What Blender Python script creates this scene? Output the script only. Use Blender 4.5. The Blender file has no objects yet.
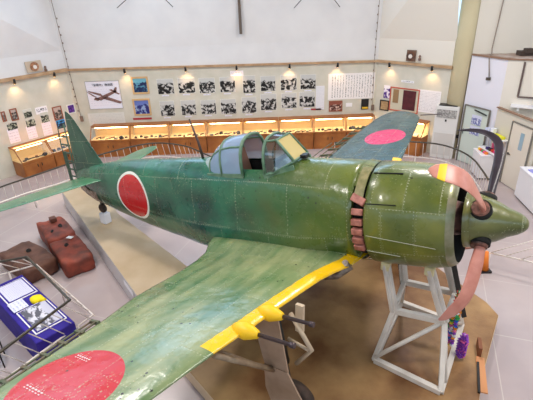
import bpy, bmesh, math, random
from mathutils import Vector, Matrix
random.seed(7)
sc = bpy.context.scene
COL = sc.collection
PI = math.pi

# ------------------------------------------------------------------ camera
R_RIGHT = Vector((0.99925565, -0.01682343, -0.03471484))
R_DOWN = Vector((-0.03857652, -0.43578084, -0.89922573))
R_FWD = Vector((0.0, 0.89989557, -0.43610546))
EYE = Vector((0, 0, 5.3))
FPX = 431.0
cd = bpy.data.cameras.new('camera'); cam = bpy.data.objects.new('camera', cd); COL.objects.link(cam)
m = Matrix.Identity(4)
for i, v in enumerate((R_RIGHT, -R_DOWN, -R_FWD)):
    for j in range(3): m[j][i] = v[j]
m.translation = EYE
cam.matrix_world = m
cd.sensor_width = 36; cd.lens = FPX / 533 * 36; cd.clip_start = 0.05
sc.camera = cam
sc.view_settings.view_transform = 'Standard'; sc.view_settings.look = 'None'
sc.view_settings.gamma = 1; sc.view_settings.use_curve_mapping = False
sc.view_settings.exposure = 0.36

def ray(x, y): return R_RIGHT * ((x - 266.5) / FPX) + R_DOWN * ((y - 200) / FPX) + R_FWD
def atz(x, y, z):
    d = ray(x, y); return EYE + d * ((z - EYE.z) / d.z)

# ------------------------------------------------------------------ materials
def srgb(c):
    return tuple(((v / 255) / 12.92 if v / 255 <= .04045 else ((v / 255 + .055) / 1.055) ** 2.4) for v in c) + (1,)
MATS = {}
def nodes(name):
    m = bpy.data.materials.new(name); m.use_nodes = True
    nt = m.node_tree; b = nt.nodes['Principled BSDF']; return m, nt, b
def mat(name, col, rough=.6, metal=0, col2=None, scale=6, bump=0, bscale=None, spec=None, detail=4, emit=None, es=1, lo=.35, hi=.65):
    if name in MATS: return MATS[name]
    m, nt, b = nodes(name); N, L = nt.nodes, nt.links
    b.inputs['Base Color'].default_value = srgb(col); b.inputs['Roughness'].default_value = rough; b.inputs['Metallic'].default_value = metal
    if spec is not None: b.inputs['Specular IOR Level'].default_value = spec
    tc = N.new('ShaderNodeTexCoord')
    if col2 is not None:
        n = N.new('ShaderNodeTexNoise'); n.inputs['Scale'].default_value = scale; n.inputs['Detail'].default_value = detail
        L.new(tc.outputs['Object'], n.inputs['Vector'])
        r = N.new('ShaderNodeValToRGB'); r.color_ramp.elements[0].color = srgb(col); r.color_ramp.elements[1].color = srgb(col2)
        r.color_ramp.elements[0].position = lo; r.color_ramp.elements[1].position = hi
        L.new(n.outputs['Fac'], r.inputs['Fac']); L.new(r.outputs['Color'], b.inputs['Base Color'])
    if bump:
        n2 = N.new('ShaderNodeTexNoise'); n2.inputs['Scale'].default_value = bscale or scale * 3; n2.inputs['Detail'].default_value = 4
        L.new(tc.outputs['Object'], n2.inputs['Vector'])
        bp = N.new('ShaderNodeBump'); bp.inputs['Strength'].default_value = bump; bp.inputs['Distance'].default_value = .02
        L.new(n2.outputs['Fac'], bp.inputs['Height']); L.new(bp.outputs['Normal'], b.inputs['Normal'])
    if emit is not None:
        b.inputs['Emission Color'].default_value = srgb(emit); b.inputs['Emission Strength'].default_value = es
    MATS[name] = m; return m

class G:
    """small node-graph helper"""
    def __init__(s, nt): s.nt = nt
    def n(s, t, **k):
        x = s.nt.nodes.new(t)
        for a, v in k.items(): setattr(x, a, v)
        return x
    def l(s, a, b): s.nt.links.new(a, b)
    def put(s, sock, v):
        if hasattr(v, 'is_linked') or hasattr(v, 'links'): s.l(v, sock)
        else: sock.default_value = v
    def math(s, op, a, b=0.0, clamp=False):
        x = s.n('ShaderNodeMath', operation=op, use_clamp=clamp); s.put(x.inputs[0], a); s.put(x.inputs[1], b); return x.outputs[0]
    def mix(s, f, a, b):
        x = s.n('ShaderNodeMix', data_type='RGBA'); s.put(x.inputs[0], f); s.put(x.inputs[6], a); s.put(x.inputs[7], b); return x.outputs[2]
    def noise(s, vec, scale, detail=4, out='Fac', dist=0.0, rough=.5):
        x = s.n('ShaderNodeTexNoise'); x.inputs['Scale'].default_value = scale; x.inputs['Detail'].default_value = detail
        x.inputs['Distortion'].default_value = dist; x.inputs['Roughness'].default_value = rough; s.l(vec, x.inputs['Vector']); return x.outputs[out]
    def ramp(s, f, lo, hi, inv=False):
        x = s.n('ShaderNodeMapRange'); x.inputs[1].default_value = lo; x.inputs[2].default_value = hi
        x.inputs[3].default_value = 1.0 if inv else 0.0; x.inputs[4].default_value = 0.0 if inv else 1.0; x.clamp = True; s.put(x.inputs[0], f); return x.outputs[0]
    def scalev(s, vec, v):
        x = s.n('ShaderNodeVectorMath', operation='MULTIPLY'); s.l(vec, x.inputs[0]); x.inputs[1].default_value = v; return x.outputs[0]

def paint(name, c1, c2, c3=None, disc=None, ring=False, stripe=None, bw=.6, bh=.45, wear=.5, grad=None, rough=.36, streak=(1, 1, 1), disc_col=(196, 28, 42), pale=(188, 190, 150)):
    """weathered aircraft paint; object space metres; UV in metres for the panel grid"""
    if name in MATS: return MATS[name]
    m, nt, b = nodes(name); g = G(nt)
    tc = g.n('ShaderNodeTexCoord'); ob = tc.outputs['Object']; uv = tc.outputs['UV']
    sep = g.n('ShaderNodeSeparateXYZ'); g.l(ob, sep.inputs[0]); X, Y, Z = sep.outputs
    f = g.ramp(g.noise(g.scalev(ob, streak), 1.6, 6), .35, .65)
    col = g.mix(f, srgb(c1), srgb(c2))
    if grad:   # bluer green tail: own teal paint plus bluish window light put into the colour
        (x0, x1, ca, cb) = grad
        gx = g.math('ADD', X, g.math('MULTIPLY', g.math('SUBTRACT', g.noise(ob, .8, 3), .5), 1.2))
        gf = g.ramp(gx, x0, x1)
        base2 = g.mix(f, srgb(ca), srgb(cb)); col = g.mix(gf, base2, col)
    # per-panel tint and panel joints
    br = g.n('ShaderNodeTexBrick'); br.inputs['Color1'].default_value = (0, 0, 0, 1); br.inputs['Color2'].default_value = (1, 1, 1, 1)
    br.inputs['Mortar'].default_value = (.5, .5, .5, 1); br.inputs['Scale'].default_value = 1; br.inputs['Mortar Size'].default_value = .003
    br.inputs['Brick Width'].default_value = bw; br.inputs['Row Height'].default_value = bh; br.offset = .37; br.inputs['Mortar Smooth'].default_value = .3
    g.l(uv, br.inputs['Vector'])
    tint = g.mix(br.outputs['Color'], (.78, .84, .80, 1), (1.12, 1.08, 1.0, 1))
    mm = g.n('ShaderNodeMix', data_type='RGBA', blend_type='MULTIPLY'); mm.inputs[0].default_value = .9; g.l(col, mm.inputs[6]); g.l(tint, mm.inputs[7]); col = mm.outputs[2]
    if stripe is not None:
        at = g.n('ShaderNodeAttribute', attribute_name='le_dist'); a2 = g.n('ShaderNodeAttribute', attribute_name='span')
        s1 = g.math('LESS_THAN', at.outputs['Fac'], g.math('ADD', .165, g.math('MULTIPLY', g.noise(ob, 9, 2), .03)))
        s2 = g.math('LESS_THAN', a2.outputs['Fac'], stripe)
        col = g.mix(g.math('MULTIPLY', s1, s2), col, srgb((250, 198, 12)))
    if disc:
        (ax, cx, cy, r) = disc
        u, v = (X, Z) if ax == 'xz' else (X, Y)
        d = g.math('SQRT', g.math('ADD', g.math('POWER', g.math('SUBTRACT', u, cx), 2), g.math('POWER', g.math('SUBTRACT', v, cy), 2)))
        if ring: col = g.mix(g.math('LESS_THAN', d, r * 1.11), col, srgb((232, 235, 225)))
        col = g.mix(g.math('LESS_THAN', d, r), col, srgb(disc_col))
        dmask = g.math('LESS_THAN', d, r)
    # pale worn joints, broken up by noise
    nz = g.ramp(g.noise(ob, 5, 4), .46, .6)
    joint = g.math('MULTIPLY', br.outputs['Fac'], g.math('ADD', g.math('MULTIPLY', nz, .75), .12))
    col = g.mix(g.math('MULTIPLY', joint, .6), col, srgb(pale))
    # pale scuffs
    sc1 = g.ramp(g.noise(g.scalev(ob, (3, 3, 3)), 4.5, 10, dist=.6, rough=.7), .66 - .05 * wear, .74)
    area = g.ramp(g.noise(ob, 1.1, 2), .45, .62)
    col = g.mix(g.math('MULTIPLY', g.math('MULTIPLY', sc1, area), .95 * wear), col, srgb(pale))
    sp_ = g.math('MULTIPLY', g.ramp(g.noise(ob, 38, 3, rough=.6), .62, .66), g.ramp(g.noise(ob, 2.2, 3), .5, .62))
    col = g.mix(g.math('MULTIPLY', sp_, .8 * wear), col, srgb(pale))
    # rivets and small black holes
    vo = g.n('ShaderNodeTexVoronoi'); vo.inputs['Scale'].default_value = 9; g.l(ob, vo.inputs['Vector'])
    hole = g.math('MULTIPLY', g.math('LESS_THAN', vo.outputs['Distance'], .13), g.ramp(g.noise(ob, 1.7, 2), .57, .59))
    col = g.mix(hole, col, srgb((32, 34, 26)))
    rv = g.n('ShaderNodeTexBrick'); rv.inputs['Scale'].default_value = 1; rv.inputs['Mortar Size'].default_value = .022
    rv.inputs['Brick Width'].default_value = bw; rv.inputs['Row Height'].default_value = bh; rv.offset = .37; g.l(uv, rv.inputs['Vector'])
    v2 = g.n('ShaderNodeTexVoronoi'); v2.inputs['Scale'].default_value = 24; v2.inputs['Randomness'].default_value = .2; g.l(uv, v2.inputs['Vector'])
    dots = g.math('MULTIPLY', g.math('LESS_THAN', v2.outputs['Distance'], .22), rv.outputs['Fac'])
    col = g.mix(g.math('MULTIPLY', dots, .35), col, srgb((215, 218, 190)))
    g.l(col, b.inputs['Base Color'])
    g.l(g.math('ADD', g.math('MULTIPLY', g.noise(ob, 2.5, 5), .34), rough - .21), b.inputs['Roughness'])
    hgt = g.math('ADD', g.math('MULTIPLY', g.noise(ob, 2.6, 3), .9), g.math('MULTIPLY', br.outputs['Fac'], -.12))
    hgt = g.math('ADD', hgt, g.math('MULTIPLY', g.noise(ob, 14, 3), .04))
    bp = g.n('ShaderNodeBump'); bp.inputs['Strength'].default_value = .6; bp.inputs['Distance'].default_value = .035
    b.inputs['Coat Weight'].default_value = .5; b.inputs['Coat Roughness'].default_value = .16; g.l(bp.outputs['Normal'], b.inputs['Coat Normal']); g.l(hgt, bp.inputs['Height']); g.l(bp.outputs['Normal'], b.inputs['Normal'])
    MATS[name] = m; return m

def photo_mat(name, dark=(25, 25, 25), light=(225, 222, 215), sky=(205, 205, 200), sc_=7, seed=0, mode='bw'):
    if name in MATS: return MATS[name]
    m, nt, b = nodes(name); g = G(nt); tc = g.n('ShaderNodeTexCoord'); uv = tc.outputs['UV']
    mp = g.n('ShaderNodeMapping'); mp.inputs['Location'].default_value = (seed * 3.7, seed * 1.9, seed); g.l(uv, mp.inputs[0])
    sep = g.n('ShaderNodeSeparateXYZ'); g.l(uv, sep.inputs[0])
    n = g.noise(mp.outputs[0], sc_, 6, dist=.8)
    col = g.mix(g.ramp(n, .50, .58), srgb(dark), srgb(light))
    hor = g.math('ADD', sep.outputs[1], g.math('MULTIPLY', g.math('SUBTRACT', g.noise(mp.outputs[0], 3, 3), .5), .5))
    col = g.mix(g.ramp(hor, .68, .74), col, srgb(sky))
    g.l(col, b.inputs['Base Color']); b.inputs['Roughness'].default_value = .35
    MATS[name] = m; return m

def text_mat(name, paper=(240, 238, 236), ink=(120, 118, 125), rows=14, cols=18, vertical=False, amt=.55):
    """faint lines of tiny handwriting / print"""
    if name in MATS: return MATS[name]
    m, nt, b = nodes(name); g = G(nt); tc = g.n('ShaderNodeTexCoord'); uv = tc.outputs['UV']
    sep = g.n('ShaderNodeSeparateXYZ'); g.l(uv, sep.inputs[0]); U, V, _ = sep.outputs
    r = g.math('FRACT', g.math('MULTIPLY', U if vertical else V, rows))
    line = g.math('MULTIPLY', g.math('GREATER_THAN', r, .3), g.math('LESS_THAN', r, .75))
    n = g.noise(g.scalev(uv, (rows * 2.2, cols * 4, 1) if vertical else (cols * 4, rows * 2.2, 1)), 1.0, 3)
    ink_f = g.math('MULTIPLY', line, g.ramp(n, .5, .56))
    mu = g.math('MULTIPLY', g.math('MULTIPLY', g.math('GREATER_THAN', U, .05), g.math('LESS_THAN', U, .95)), g.math('MULTIPLY', g.math('GREATER_THAN', V, .07), g.math('LESS_THAN', V, .93)))
    col = g.mix(g.math('MULTIPLY', g.math('MULTIPLY', ink_f, mu), amt), srgb(paper), srgb(ink))
    g.l(col, b.inputs['Base Color']); b.inputs['Roughness'].default_value = .7
    MATS[name] = m; return m

# ------------------------------------------------------------------ mesh helpers
class MB:
    def __init__(s): s.v = []; s.f = []; s.mi = []; s.uv = []; s.mats = []; s.sm = []
    def face(s, idx, mi=0, uv=None, sm=False): s.f.append(tuple(idx)); s.mi.append(mi); s.uv.append(uv); s.sm.append(sm)
    def box(s, c, d, rz=0, mi=0, M=None, taper=1):
        x, y, z = [k / 2 for k in d]; b0 = len(s.v)
        Rm = M or Matrix.Rotation(rz, 4, 'Z')
        for sx, sy, sz in ((-1, -1, -1), (1, -1, -1), (1, 1, -1), (-1, 1, -1), (-1, -1, 1), (1, -1, 1), (1, 1, 1), (-1, 1, 1)):
            t = taper if sz > 0 else 1
            s.v.append(Vector(c) + (Rm.to_3x3() @ Vector((sx * x * t, sy * y * t, sz * z))))
        for q in ((0, 3, 2, 1), (4, 5, 6, 7), (0, 1, 5, 4), (1, 2, 6, 5), (2, 3, 7, 6), (3, 0, 4, 7)):
            s.face([b0 + k for k in q], mi, [(0, 0), (1, 0), (1, 1), (0, 1)])
        return s
    def tube(s, pts, r, n=8, mi=0, cap=True, close=False):
        pts = [Vector(p) for p in pts]; b0 = len(s.v); k = len(pts)
        rr = r if isinstance(r, (list, tuple)) else [r] * k
        prev = None
        for i, p in enumerate(pts):
            if close: t = (pts[(i + 1) % k] - pts[i - 1])
            else: t = (pts[min(i + 1, k - 1)] - pts[max(i - 1, 0)])
            t.normalize()
            if prev is None:
                a = Vector((0, 0, 1)) if abs(t.z) < .9 else Vector((1, 0, 0)); u = t.cross(a).normalized()
            else: u = (prev - t * prev.dot(t)).normalized()
            prev = u; w = t.cross(u)
            for j in range(n):
                a = 2 * PI * j / n; s.v.append(p + (u * math.cos(a) + w * math.sin(a)) * rr[i])
        for i in range(k if close else k - 1):
            i2 = (i + 1) % k
            for j in range(n):
                s.face([b0 + i * n + j, b0 + i * n + (j + 1) % n, b0 + i2 * n + (j + 1) % n, b0 + i2 * n + j], mi, None, True)
        if cap and not close:
            s.face([b0 + j for j in range(n)][::-1], mi); s.face([b0 + (k - 1) * n + j for j in range(n)], mi)
        return s
    def bar(s, a, b, w, h, mi=0):   # rectangular bar from a to b
        a, b = Vector(a), Vector(b); t = (b - a); L_ = t.length; t.normalize()
        up = Vector((0, 0, 1)) if abs(t.z) < .95 else Vector((0, 1, 0))
        u = t.cross(up).normalized(); w2 = u.cross(t)
        M = Matrix((u, t, w2)).transposed().to_4x4()
        return s.box((a + b) / 2, (w, L_, h), M=M, mi=mi)
    def loft(s, rings, mi=0, closed=True, cap0=False, cap1=False, uvs=None, sm=True):
        b0 = len(s.v); n = len(rings[0])
        for r in rings: s.v += [Vector(p) for p in r]
        for i in range(len(rings) - 1):
            for j in range(n if closed else n - 1):
                j2 = (j + 1) % n
                u = None
                if uvs:
                    ja = j; jb = j + 1
                    u = [uvs[i][ja], uvs[i][jb], uvs[i + 1][jb], uvs[i + 1][ja]]
                s.face([b0 + i * n + j, b0 + i * n + j2, b0 + (i + 1) * n + j2, b0 + (i + 1) * n + j], mi, u, sm)
        if cap0: s.face([b0 + j for j in range(n)][::-1], mi)
        if cap1: s.face([b0 + (len(rings) - 1) * n + j for j in range(n)], mi)
        return s
    def poly(s, pts, th, axis=(0, 0, 1), mi=0):  # extruded polygon
        b0 = len(s.v); a = Vector(axis) * th; n = len(pts)
        s.v += [Vector(p) for p in pts] + [Vector(p) + a for p in pts]
        s.face([b0 + i for i in range(n)][::-1], mi); s.face([b0 + n + i for i in range(n)], mi)
        for i in range(n): s.face([b0 + i, b0 + (i + 1) % n, b0 + n + (i + 1) % n, b0 + n + i], mi)
        return s
    def quad(s, a, b, c, d, mi=0, uv=((0, 0), (1, 0), (1, 1), (0, 1)), sm=False):
        b0 = len(s.v); s.v += [Vector(a), Vector(b), Vector(c), Vector(d)]; s.face([b0, b0 + 1, b0 + 2, b0 + 3], mi, list(uv), sm); return s
    def build(s, name, mats, parent=None, fix=True, bevel=0, attrs=None):
        if not isinstance(mats, (list, tuple)): mats = [mats]
        me = bpy.data.meshes.new(name); me.from_pydata([tuple(v) for v in s.v], [], s.f); me.update()
        for m_ in mats: me.materials.append(m_)
        for p, i, sm in zip(me.polygons, s.mi, s.sm): p.material_index = i; p.use_smooth = sm
        ul = me.uv_layers.new(name='UVMap')
        for p, u in zip(me.polygons, s.uv):
            if u:
                for li, q in zip(p.loop_indices, u): ul.data[li].uv = q
            else:
                for li in p.loop_indices:
                    co = me.vertices[me.loops[li].vertex_index].co; ul.data[li].uv = (co.x + co.y, co.z)
        if attrs:
            for an, vals in attrs.items():
                a = me.attributes.new(an, 'FLOAT', 'POINT')
                for i, v in enumerate(vals): a.data[i].value = v
        if fix:
            bm = bmesh.new(); bm.from_mesh(me); bmesh.ops.recalc_face_normals(bm, faces=bm.faces); bm.to_mesh(me); bm.free()
        o = bpy.data.objects.new(name, me); COL.objects.link(o)
        if parent: o.parent = parent
        if bevel:
            bv = o.modifiers.new('bevel', 'BEVEL'); bv.width = bevel; bv.segments = 2; bv.limit_method = 'ANGLE'
        return o

def tag(o, label=None, cat=None, group=None, kind=None):
    if label: o['label'] = label
    if cat: o['category'] = cat
    if group: o['group'] = group
    if kind: o['kind'] = kind
    return o
def thing(name, label, cat, loc=(0, 0, 0), rz=0, group=None):
    o = bpy.data.objects.new(name, None); COL.objects.link(o); o.empty_display_size = .1
    o.location = loc; o.rotation_euler = (0, 0, rz); return tag(o, label, cat, group)
def struct(o): o['kind'] = 'structure'; return o
def lerp(a, b, t): return a + (b - a) * t
def interp(tab, x):
    if x <= tab[0][0]: return tab[0][1:]
    for p, q in zip(tab, tab[1:]):
        if x <= q[0]:
            t = (x - p[0]) / (q[0] - p[0]); return tuple(lerp(a, b, t) for a, b in zip(p[1:], q[1:]))
    return tab[-1][1:]
def smooth_path(pts, n=6):
    pts = [Vector(p) for p in pts]; out = []
    for i in range(len(pts) - 1):
        p0 = pts[max(i - 1, 0)]; p1 = pts[i]; p2 = pts[i + 1]; p3 = pts[min(i + 2, len(pts) - 1)]
        for k in range(n):
            t = k / n
            out.append(.5 * ((2 * p1) + (p2 - p0) * t + (2 * p0 - 5 * p1 + 4 * p2 - p3) * t * t + (3 * p1 - p0 - 3 * p2 + p3) * t ** 3))
    out.append(pts[-1]); return out

# ------------------------------------------------------------------ common materials
white_wall = mat('white_plaster', (226, 225, 224), .85, col2=(219, 218, 218), scale=1.2)
panel_wall = mat('beige_board', (212, 208, 194), .8, col2=(203, 200, 184), scale=3, bump=.1, bscale=40)
tan_wall = mat('tan_plaster', (196, 184, 150), .8, col2=(188, 176, 142), scale=1)
cream_wall = mat('cream_plaster', (226, 220, 208), .85)
lav_wall = mat('cool_white_board', (226, 224, 232), .7)
wood = mat('cabinet_wood', (178, 112, 52), .42, col2=(146, 84, 34), scale=2.2, bump=.05)
wood_light = mat('rail_wood', (192, 158, 122), .5, col2=(170, 136, 100), scale=4)
cream_in = mat('case_lining', (236, 206, 150), .7)
white_metal = mat('white_rail_paint', (224, 214, 206), .4)
dark_rail = mat('dark_handrail', (70, 62, 48), .35, col2=(52, 48, 40), scale=8)
steel_white = mat('stand_white_paint', (226, 220, 212), .5, col2=(214, 206, 196), scale=5)
steel_brown = mat('stand_tan_paint', (166, 146, 120), .5, col2=(128, 106, 84), scale=5)
black = mat('black_metal', (24, 23, 22), .45)
blackhole = mat('dark_interior', (16, 16, 14), .9)
bare = mat('bare_metal', (150, 140, 130), .42, metal=.6, col2=(96, 84, 74), scale=14, bump=.3)
rubber = mat('old_rubber', (74, 56, 46), .8, col2=(46, 38, 32), scale=9)
pinkblade = mat('pink_primer', (204, 140, 124), .38, col2=(184, 116, 100), scale=5)
yellow = mat('yellow_paint', (250, 200, 20), .45)
white_paper = mat('white_paper', (242, 240, 240), .7)

# ------------------------------------------------------------------ room shell
ZR0, ZR1 = 3.05, 2.94                      # picture rail height, left and right end of the back wall
CL = Vector((-6.87, 15.77)); CR = Vector((4.12, 15.77))
LE_ = Vector((-10.6, 10.67)); RE = Vector((6.05, 13.97))
TOP = 5.35
def wall(name, a, b, z0, z1, mt, th=.15, seg=None):
    a, b = Vector(a), Vector(b); t = (b - a).normalized(); n = Vector((-t.y, t.x))  # outward is left of a->b
    bmx = MB(); bmx.poly([(a.x, a.y, z0), (b.x, b.y, z0), (b.x, b.y, z1), (a.x, a.y, z1)], th, (n.x, n.y, 0))
    return struct(bmx.build(name, mt))
# floor
fm, nt, b = nodes('floor_vinyl'); g = G(nt); tc = g.n('ShaderNodeTexCoord'); ob = tc.outputs['Object']
br = g.n('ShaderNodeTexBrick'); br.offset = 0; br.inputs['Scale'].default_value = 1; br.inputs['Brick Width'].default_value = 1.6; br.inputs['Row Height'].default_value = 1.6
br.inputs['Mortar Size'].default_value = .008
mp = g.n('ShaderNodeMapping'); mp.inputs['Rotation'].default_value = (0, 0, .35); g.l(ob, mp.inputs[0]); g.l(mp.outputs[0], br.inputs['Vector'])
c = g.mix(g.ramp(g.noise(ob, .7, 4), .35, .65), srgb((174, 160, 160)), srgb((190, 175, 173)))
c = g.mix(g.math('MULTIPLY', br.outputs['Fac'], .45), c, srgb((214, 208, 200)))
g.l(c, b.inputs['Base Color']); b.inputs['Roughness'].default_value = .26
struct(MB().poly([(-10.6, -4, 0), (11, -4, 0), (11, 13.3, 0), (6.4, 13.7, 0), (RE.x, RE.y, 0), (CR.x, CR.y, 0), (CL.x, CL.y, 0), (LE_.x, LE_.y, 0)], -.1).build('floor', fm))
wall('wall_back', CR, CL, 0, ZR1 + .06, panel_wall) if False else None
# back wall: board below the rail, plaster above it
wall('wall_back', CL, CR, 0, 3.0, panel_wall)
bmx = MB(); y = 15.77
bmx.poly([(CL.x, y, 3.0), (CR.x, y, 3.0), (CR.x, y, 3.68), (CL.x, y, 3.68)], .15, (0, 1, 0))
bmx.poly([(CL.x, y, 3.68), (CR.x, y, 3.68), (CR.x, y - .12, TOP), (CL.x, y - .12, TOP)], .15, (0, 1, 0))
struct(bmx.build('wall_back_upper', white_wall))
for nm, P0, P1, c_end, mt in (('left', CL, LE_, 2.75, white_wall), ('right', CR, RE, 1.45, cream_wall)):
    P0, P1 = P0.copy(), P1.copy(); t = (P1 - P0).normalized(); inn = Vector((-t.y, t.x)) if nm == 'left' else Vector((t.y, -t.x))
    if nm == 'left' and inn.x < 0: inn = -inn
    if nm == 'right' and inn.x > 0: inn = -inn
    b2 = MB(); o = -inn * .15
    b2.poly([(P0.x, P0.y, 0), (P1.x, P1.y, 0), (P1.x, P1.y, 3.0), (P0.x, P0.y, 3.0)], 1, (o.x, o.y, 0)); struct(b2.build('wall_' + nm, panel_wall))
    b2 = MB()
    b2.poly([(P0.x, P0.y, 3.0), (P1.x, P1.y, 3.0), (P1.x, P1.y, 3.7), (P0.x, P0.y, 3.7)], 1, (o.x, o.y, 0))
    C = P0 + t * c_end + inn * .45; E1 = P1 + inn * .45
    b2.v += [Vector((P0.x, P0.y, 3.7)), Vector((P0.x, P0.y - .12, TOP)), Vector((C.x, C.y, TOP)), Vector((P1.x, P1.y, 3.7)), Vector((E1.x, E1.y, TOP))]
    k = len(b2.v) - 5; b2.face([k, k + 1, k + 2]); b2.face([k, k + 2, k + 4, k + 3])
    struct(b2.build('wall_' + nm + '_upper', mt, fix=False))
# remaining walls of the hall (left side, behind the visitor gallery, right side)
wall('wall_left_side', (-10.6, -4), LE_, 0, TOP, cream_wall)
wall('wall_right_side', (11, 13.3), (11, -4), 0, TOP, cream_wall)
wall('wall_rear', (11, -4), (-10.6, -4), 0, TOP, cream_wall)
wall('wall_right_far', (6.35, 13.72), (11, 13.3), 0, TOP, cream_wall)
# rounded tan column at the end of the right wall
cm = MB(); ring = []
pts = [(6.02, 14.0), (6.03, 13.86), (6.1, 13.72), (6.22, 13.62), (6.36, 13.58), (6.5, 13.75), (6.3, 14.1)]
cm.loft([[(x, y, z) for x, y in pts] for z in (0, TOP)], cap0=True, cap1=True); struct(cm.build('trim_1', tan_wall))
# clerestory band and ceiling (above the frame): daylight comes through these windows
per = [(-10.6, -4), (11, -4), (11, 13.3), (6.4, 13.6), (CR.x, 15.77), (CL.x, 15.77), (LE_.x, LE_.y)]
sill = MB(); mull = MB(); head = MB()
for (x0, y0), (x1, y1) in zip(per, per[1:] + per[:1]):
    L_ = math.hypot(x1 - x0, y1 - y0); n = max(1, int(L_ / 2.6))
    sill.bar((x0, y0, TOP + .05), (x1, y1, TOP + .05), .3, .14); head.bar((x0, y0, 7.9), (x1, y1, 7.9), .25, .8)
    for i in range(n): mull.box((lerp(x0, x1, i / n), lerp(y0, y1, i / n), 6.4), (.14, .14, 2.4))
struct(sill.build('trim_2', mat('ring_beam_brown', (96, 84, 74), .6))); struct(mull.build('window_1', mat('window_frame', (150, 150, 155), .5))); struct(head.build('wall_head', white_wall))
struct(MB().poly([(x, y, 8.3) for x, y in per], .1).build('ceiling', white_wall))

# picture rail
def railz(x): return lerp(ZR0, ZR1, (x - CL.x) / (CR.x - CL.x))
tr = MB(); tr.bar((CL.x, 15.73, railz(CL.x)), (CR.x, 15.73, railz(CR.x)), .09, .07)
struct(tr.build('trim_3', wood_light))
lt = (LE_ - CL).normalized(); linn = Vector((-lt.y, lt.x)); linn = linn if linn.x > 0 else -linn
rt_ = (RE - CR).normalized(); rinn = Vector((rt_.y, -rt_.x)); rinn = rinn if rinn.x < 0 else -rinn
tr = MB(); p, q = CL + linn * .06, LE_ + linn * .06; tr.bar((p.x, p.y, 3.06), (q.x, q.y, 3.06), .14, .1); struct(tr.build('trim_4', wood_light))
tr = MB(); p, q = CR + rinn * .05, RE + rinn * .05; tr.bar((p.x, p.y, 2.95), (q.x, q.y, 2.93), .1, .08); struct(tr.build('trim_5', wood_light))

# wall frames: B, L, R -> (origin, tangent, inward)
WALLS = {'B': (CL, Vector((1, 0)), Vector((0, -1))), 'L': (CL, lt, linn), 'R': (CR, rt_, rinn)}
def wpix(w, x, y, off=0.0):
    """photo pixel -> (t along wall, height) on the wall plane"""
    o, t, n = WALLS[w]; d = ray(x, y); k = ((o + n * off).dot(n) - EYE.xy.dot(n)) / d.xy.dot(n)
    p = EYE + d * k; return (p.xy - o).dot(t), p.z
def wpt(w, t_, z, off=0.0):
    o, t, n = WALLS[w]; p = o + t * t_ + n * off; return Vector((p.x, p.y, z))

# lower floor platform under the aircraft and the raised slab under its tail
conc = mat('platform_concrete', (178, 140, 92), .5, col2=(112, 72, 38), scale=1.1, bump=.15, bscale=25, detail=8)
conc2 = mat('slab_side_paint', (206, 200, 198), .6)
slab_top = mat('slab_concrete', (196, 176, 148), .55, col2=(180, 158, 126), scale=1.3, bump=.1, bscale=25)
pm = MB()
PL = [(-1.75, 5.3), (.9, 2.0), (2.3, 3.2), (3.0, 4.41), (3.84, 5.63), (3.8, 5.97), (3.2, 7.4), (2.2, 8.2), (.8, 8.2), (-.5, 7.0), (-.9, 6.4)]
pm.poly([(x, y, 0) for x, y in PL], .25)
for i in range(2, len(pm.mi)): pm.mi[i] = 1
o = pm.build('trim_6', [conc, mat('platform_side', (216, 190, 158), .6)], bevel=.02); struct(o)
sm_ = MB()
SL = [(-5.75, 11.1), (-2.39, 6.26), (-1.2, 5.9), (-.95, 6.6), (-1.56, 7.07), (-3.71, 9.59), (-4.3, 10.6), (-5.0, 11.6)]
b0 = 0; sm_.poly([(x, y, 0) for x, y in SL], .45)
sm_.mi[0] = 1
for i in range(2, len(sm_.mi)): sm_.mi[i] = 1
struct(sm_.build('trim_7', [slab_top, conc2], bevel=.015))

# ------------------------------------------------------------------ aircraft
olive = ((112, 124, 58), (84, 104, 46))
teal = ((30, 104, 78), (40, 120, 84))
M_cowl = paint('cowl_paint', (118, 124, 50), (66, 86, 26), bw=.42, bh=.62, wear=.6)
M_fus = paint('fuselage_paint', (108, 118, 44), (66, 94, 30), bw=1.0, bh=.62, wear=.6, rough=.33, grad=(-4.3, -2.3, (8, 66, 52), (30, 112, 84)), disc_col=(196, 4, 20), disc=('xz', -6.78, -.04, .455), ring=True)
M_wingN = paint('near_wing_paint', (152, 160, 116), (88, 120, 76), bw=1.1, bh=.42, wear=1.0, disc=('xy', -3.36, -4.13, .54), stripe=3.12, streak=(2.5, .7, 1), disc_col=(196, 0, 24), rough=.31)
M_wingF = paint('far_wing_paint_reflect_tint', (52, 84, 90), (34, 68, 68), bw=.9, bh=.5, wear=.5, disc=('xy', -3.15, 4.25, .47), stripe=3.1, streak=(2, .7, 1), disc_col=(206, 30, 96), rough=.3)  # blue tint puts the window reflections on this wing into its colour
M_tail = paint('tail_paint', (8, 66, 52), (22, 92, 68), bw=.5, bh=.5, wear=.25)
M_stab = paint('tailplane_paint', (74, 132, 96), (50, 116, 80), bw=.6, bh=.4, wear=.6)
M_spin = paint('spinner_paint', (122, 122, 66), (78, 86, 36), bw=2, bh=2, wear=.9)
glass = MATS['glass'] = bpy.data.materials.new('canopy_glass'); glass.use_nodes = True
nt = glass.node_tree; nt.nodes.clear(); g = G(nt); out = g.n('ShaderNodeOutputMaterial'); mx = g.n('ShaderNodeMixShader'); tr_ = g.n('ShaderNodeBsdfTransparent'); gl = g.n('ShaderNodeBsdfPrincipled')
gl.inputs['Base Color'].default_value = srgb((168, 194, 226)); gl.inputs['Roughness'].default_value = .12; tr_.inputs[0].default_value = (.85, .9, .92, 1)  # bluish reflection put into the canopy's base colour
mx.inputs[0].default_value = .62; g.l(tr_.outputs[0], mx.inputs[1]); g.l(gl.outputs[0], mx.inputs[2]); g.l(mx.outputs[0], out.inputs[0])
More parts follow.
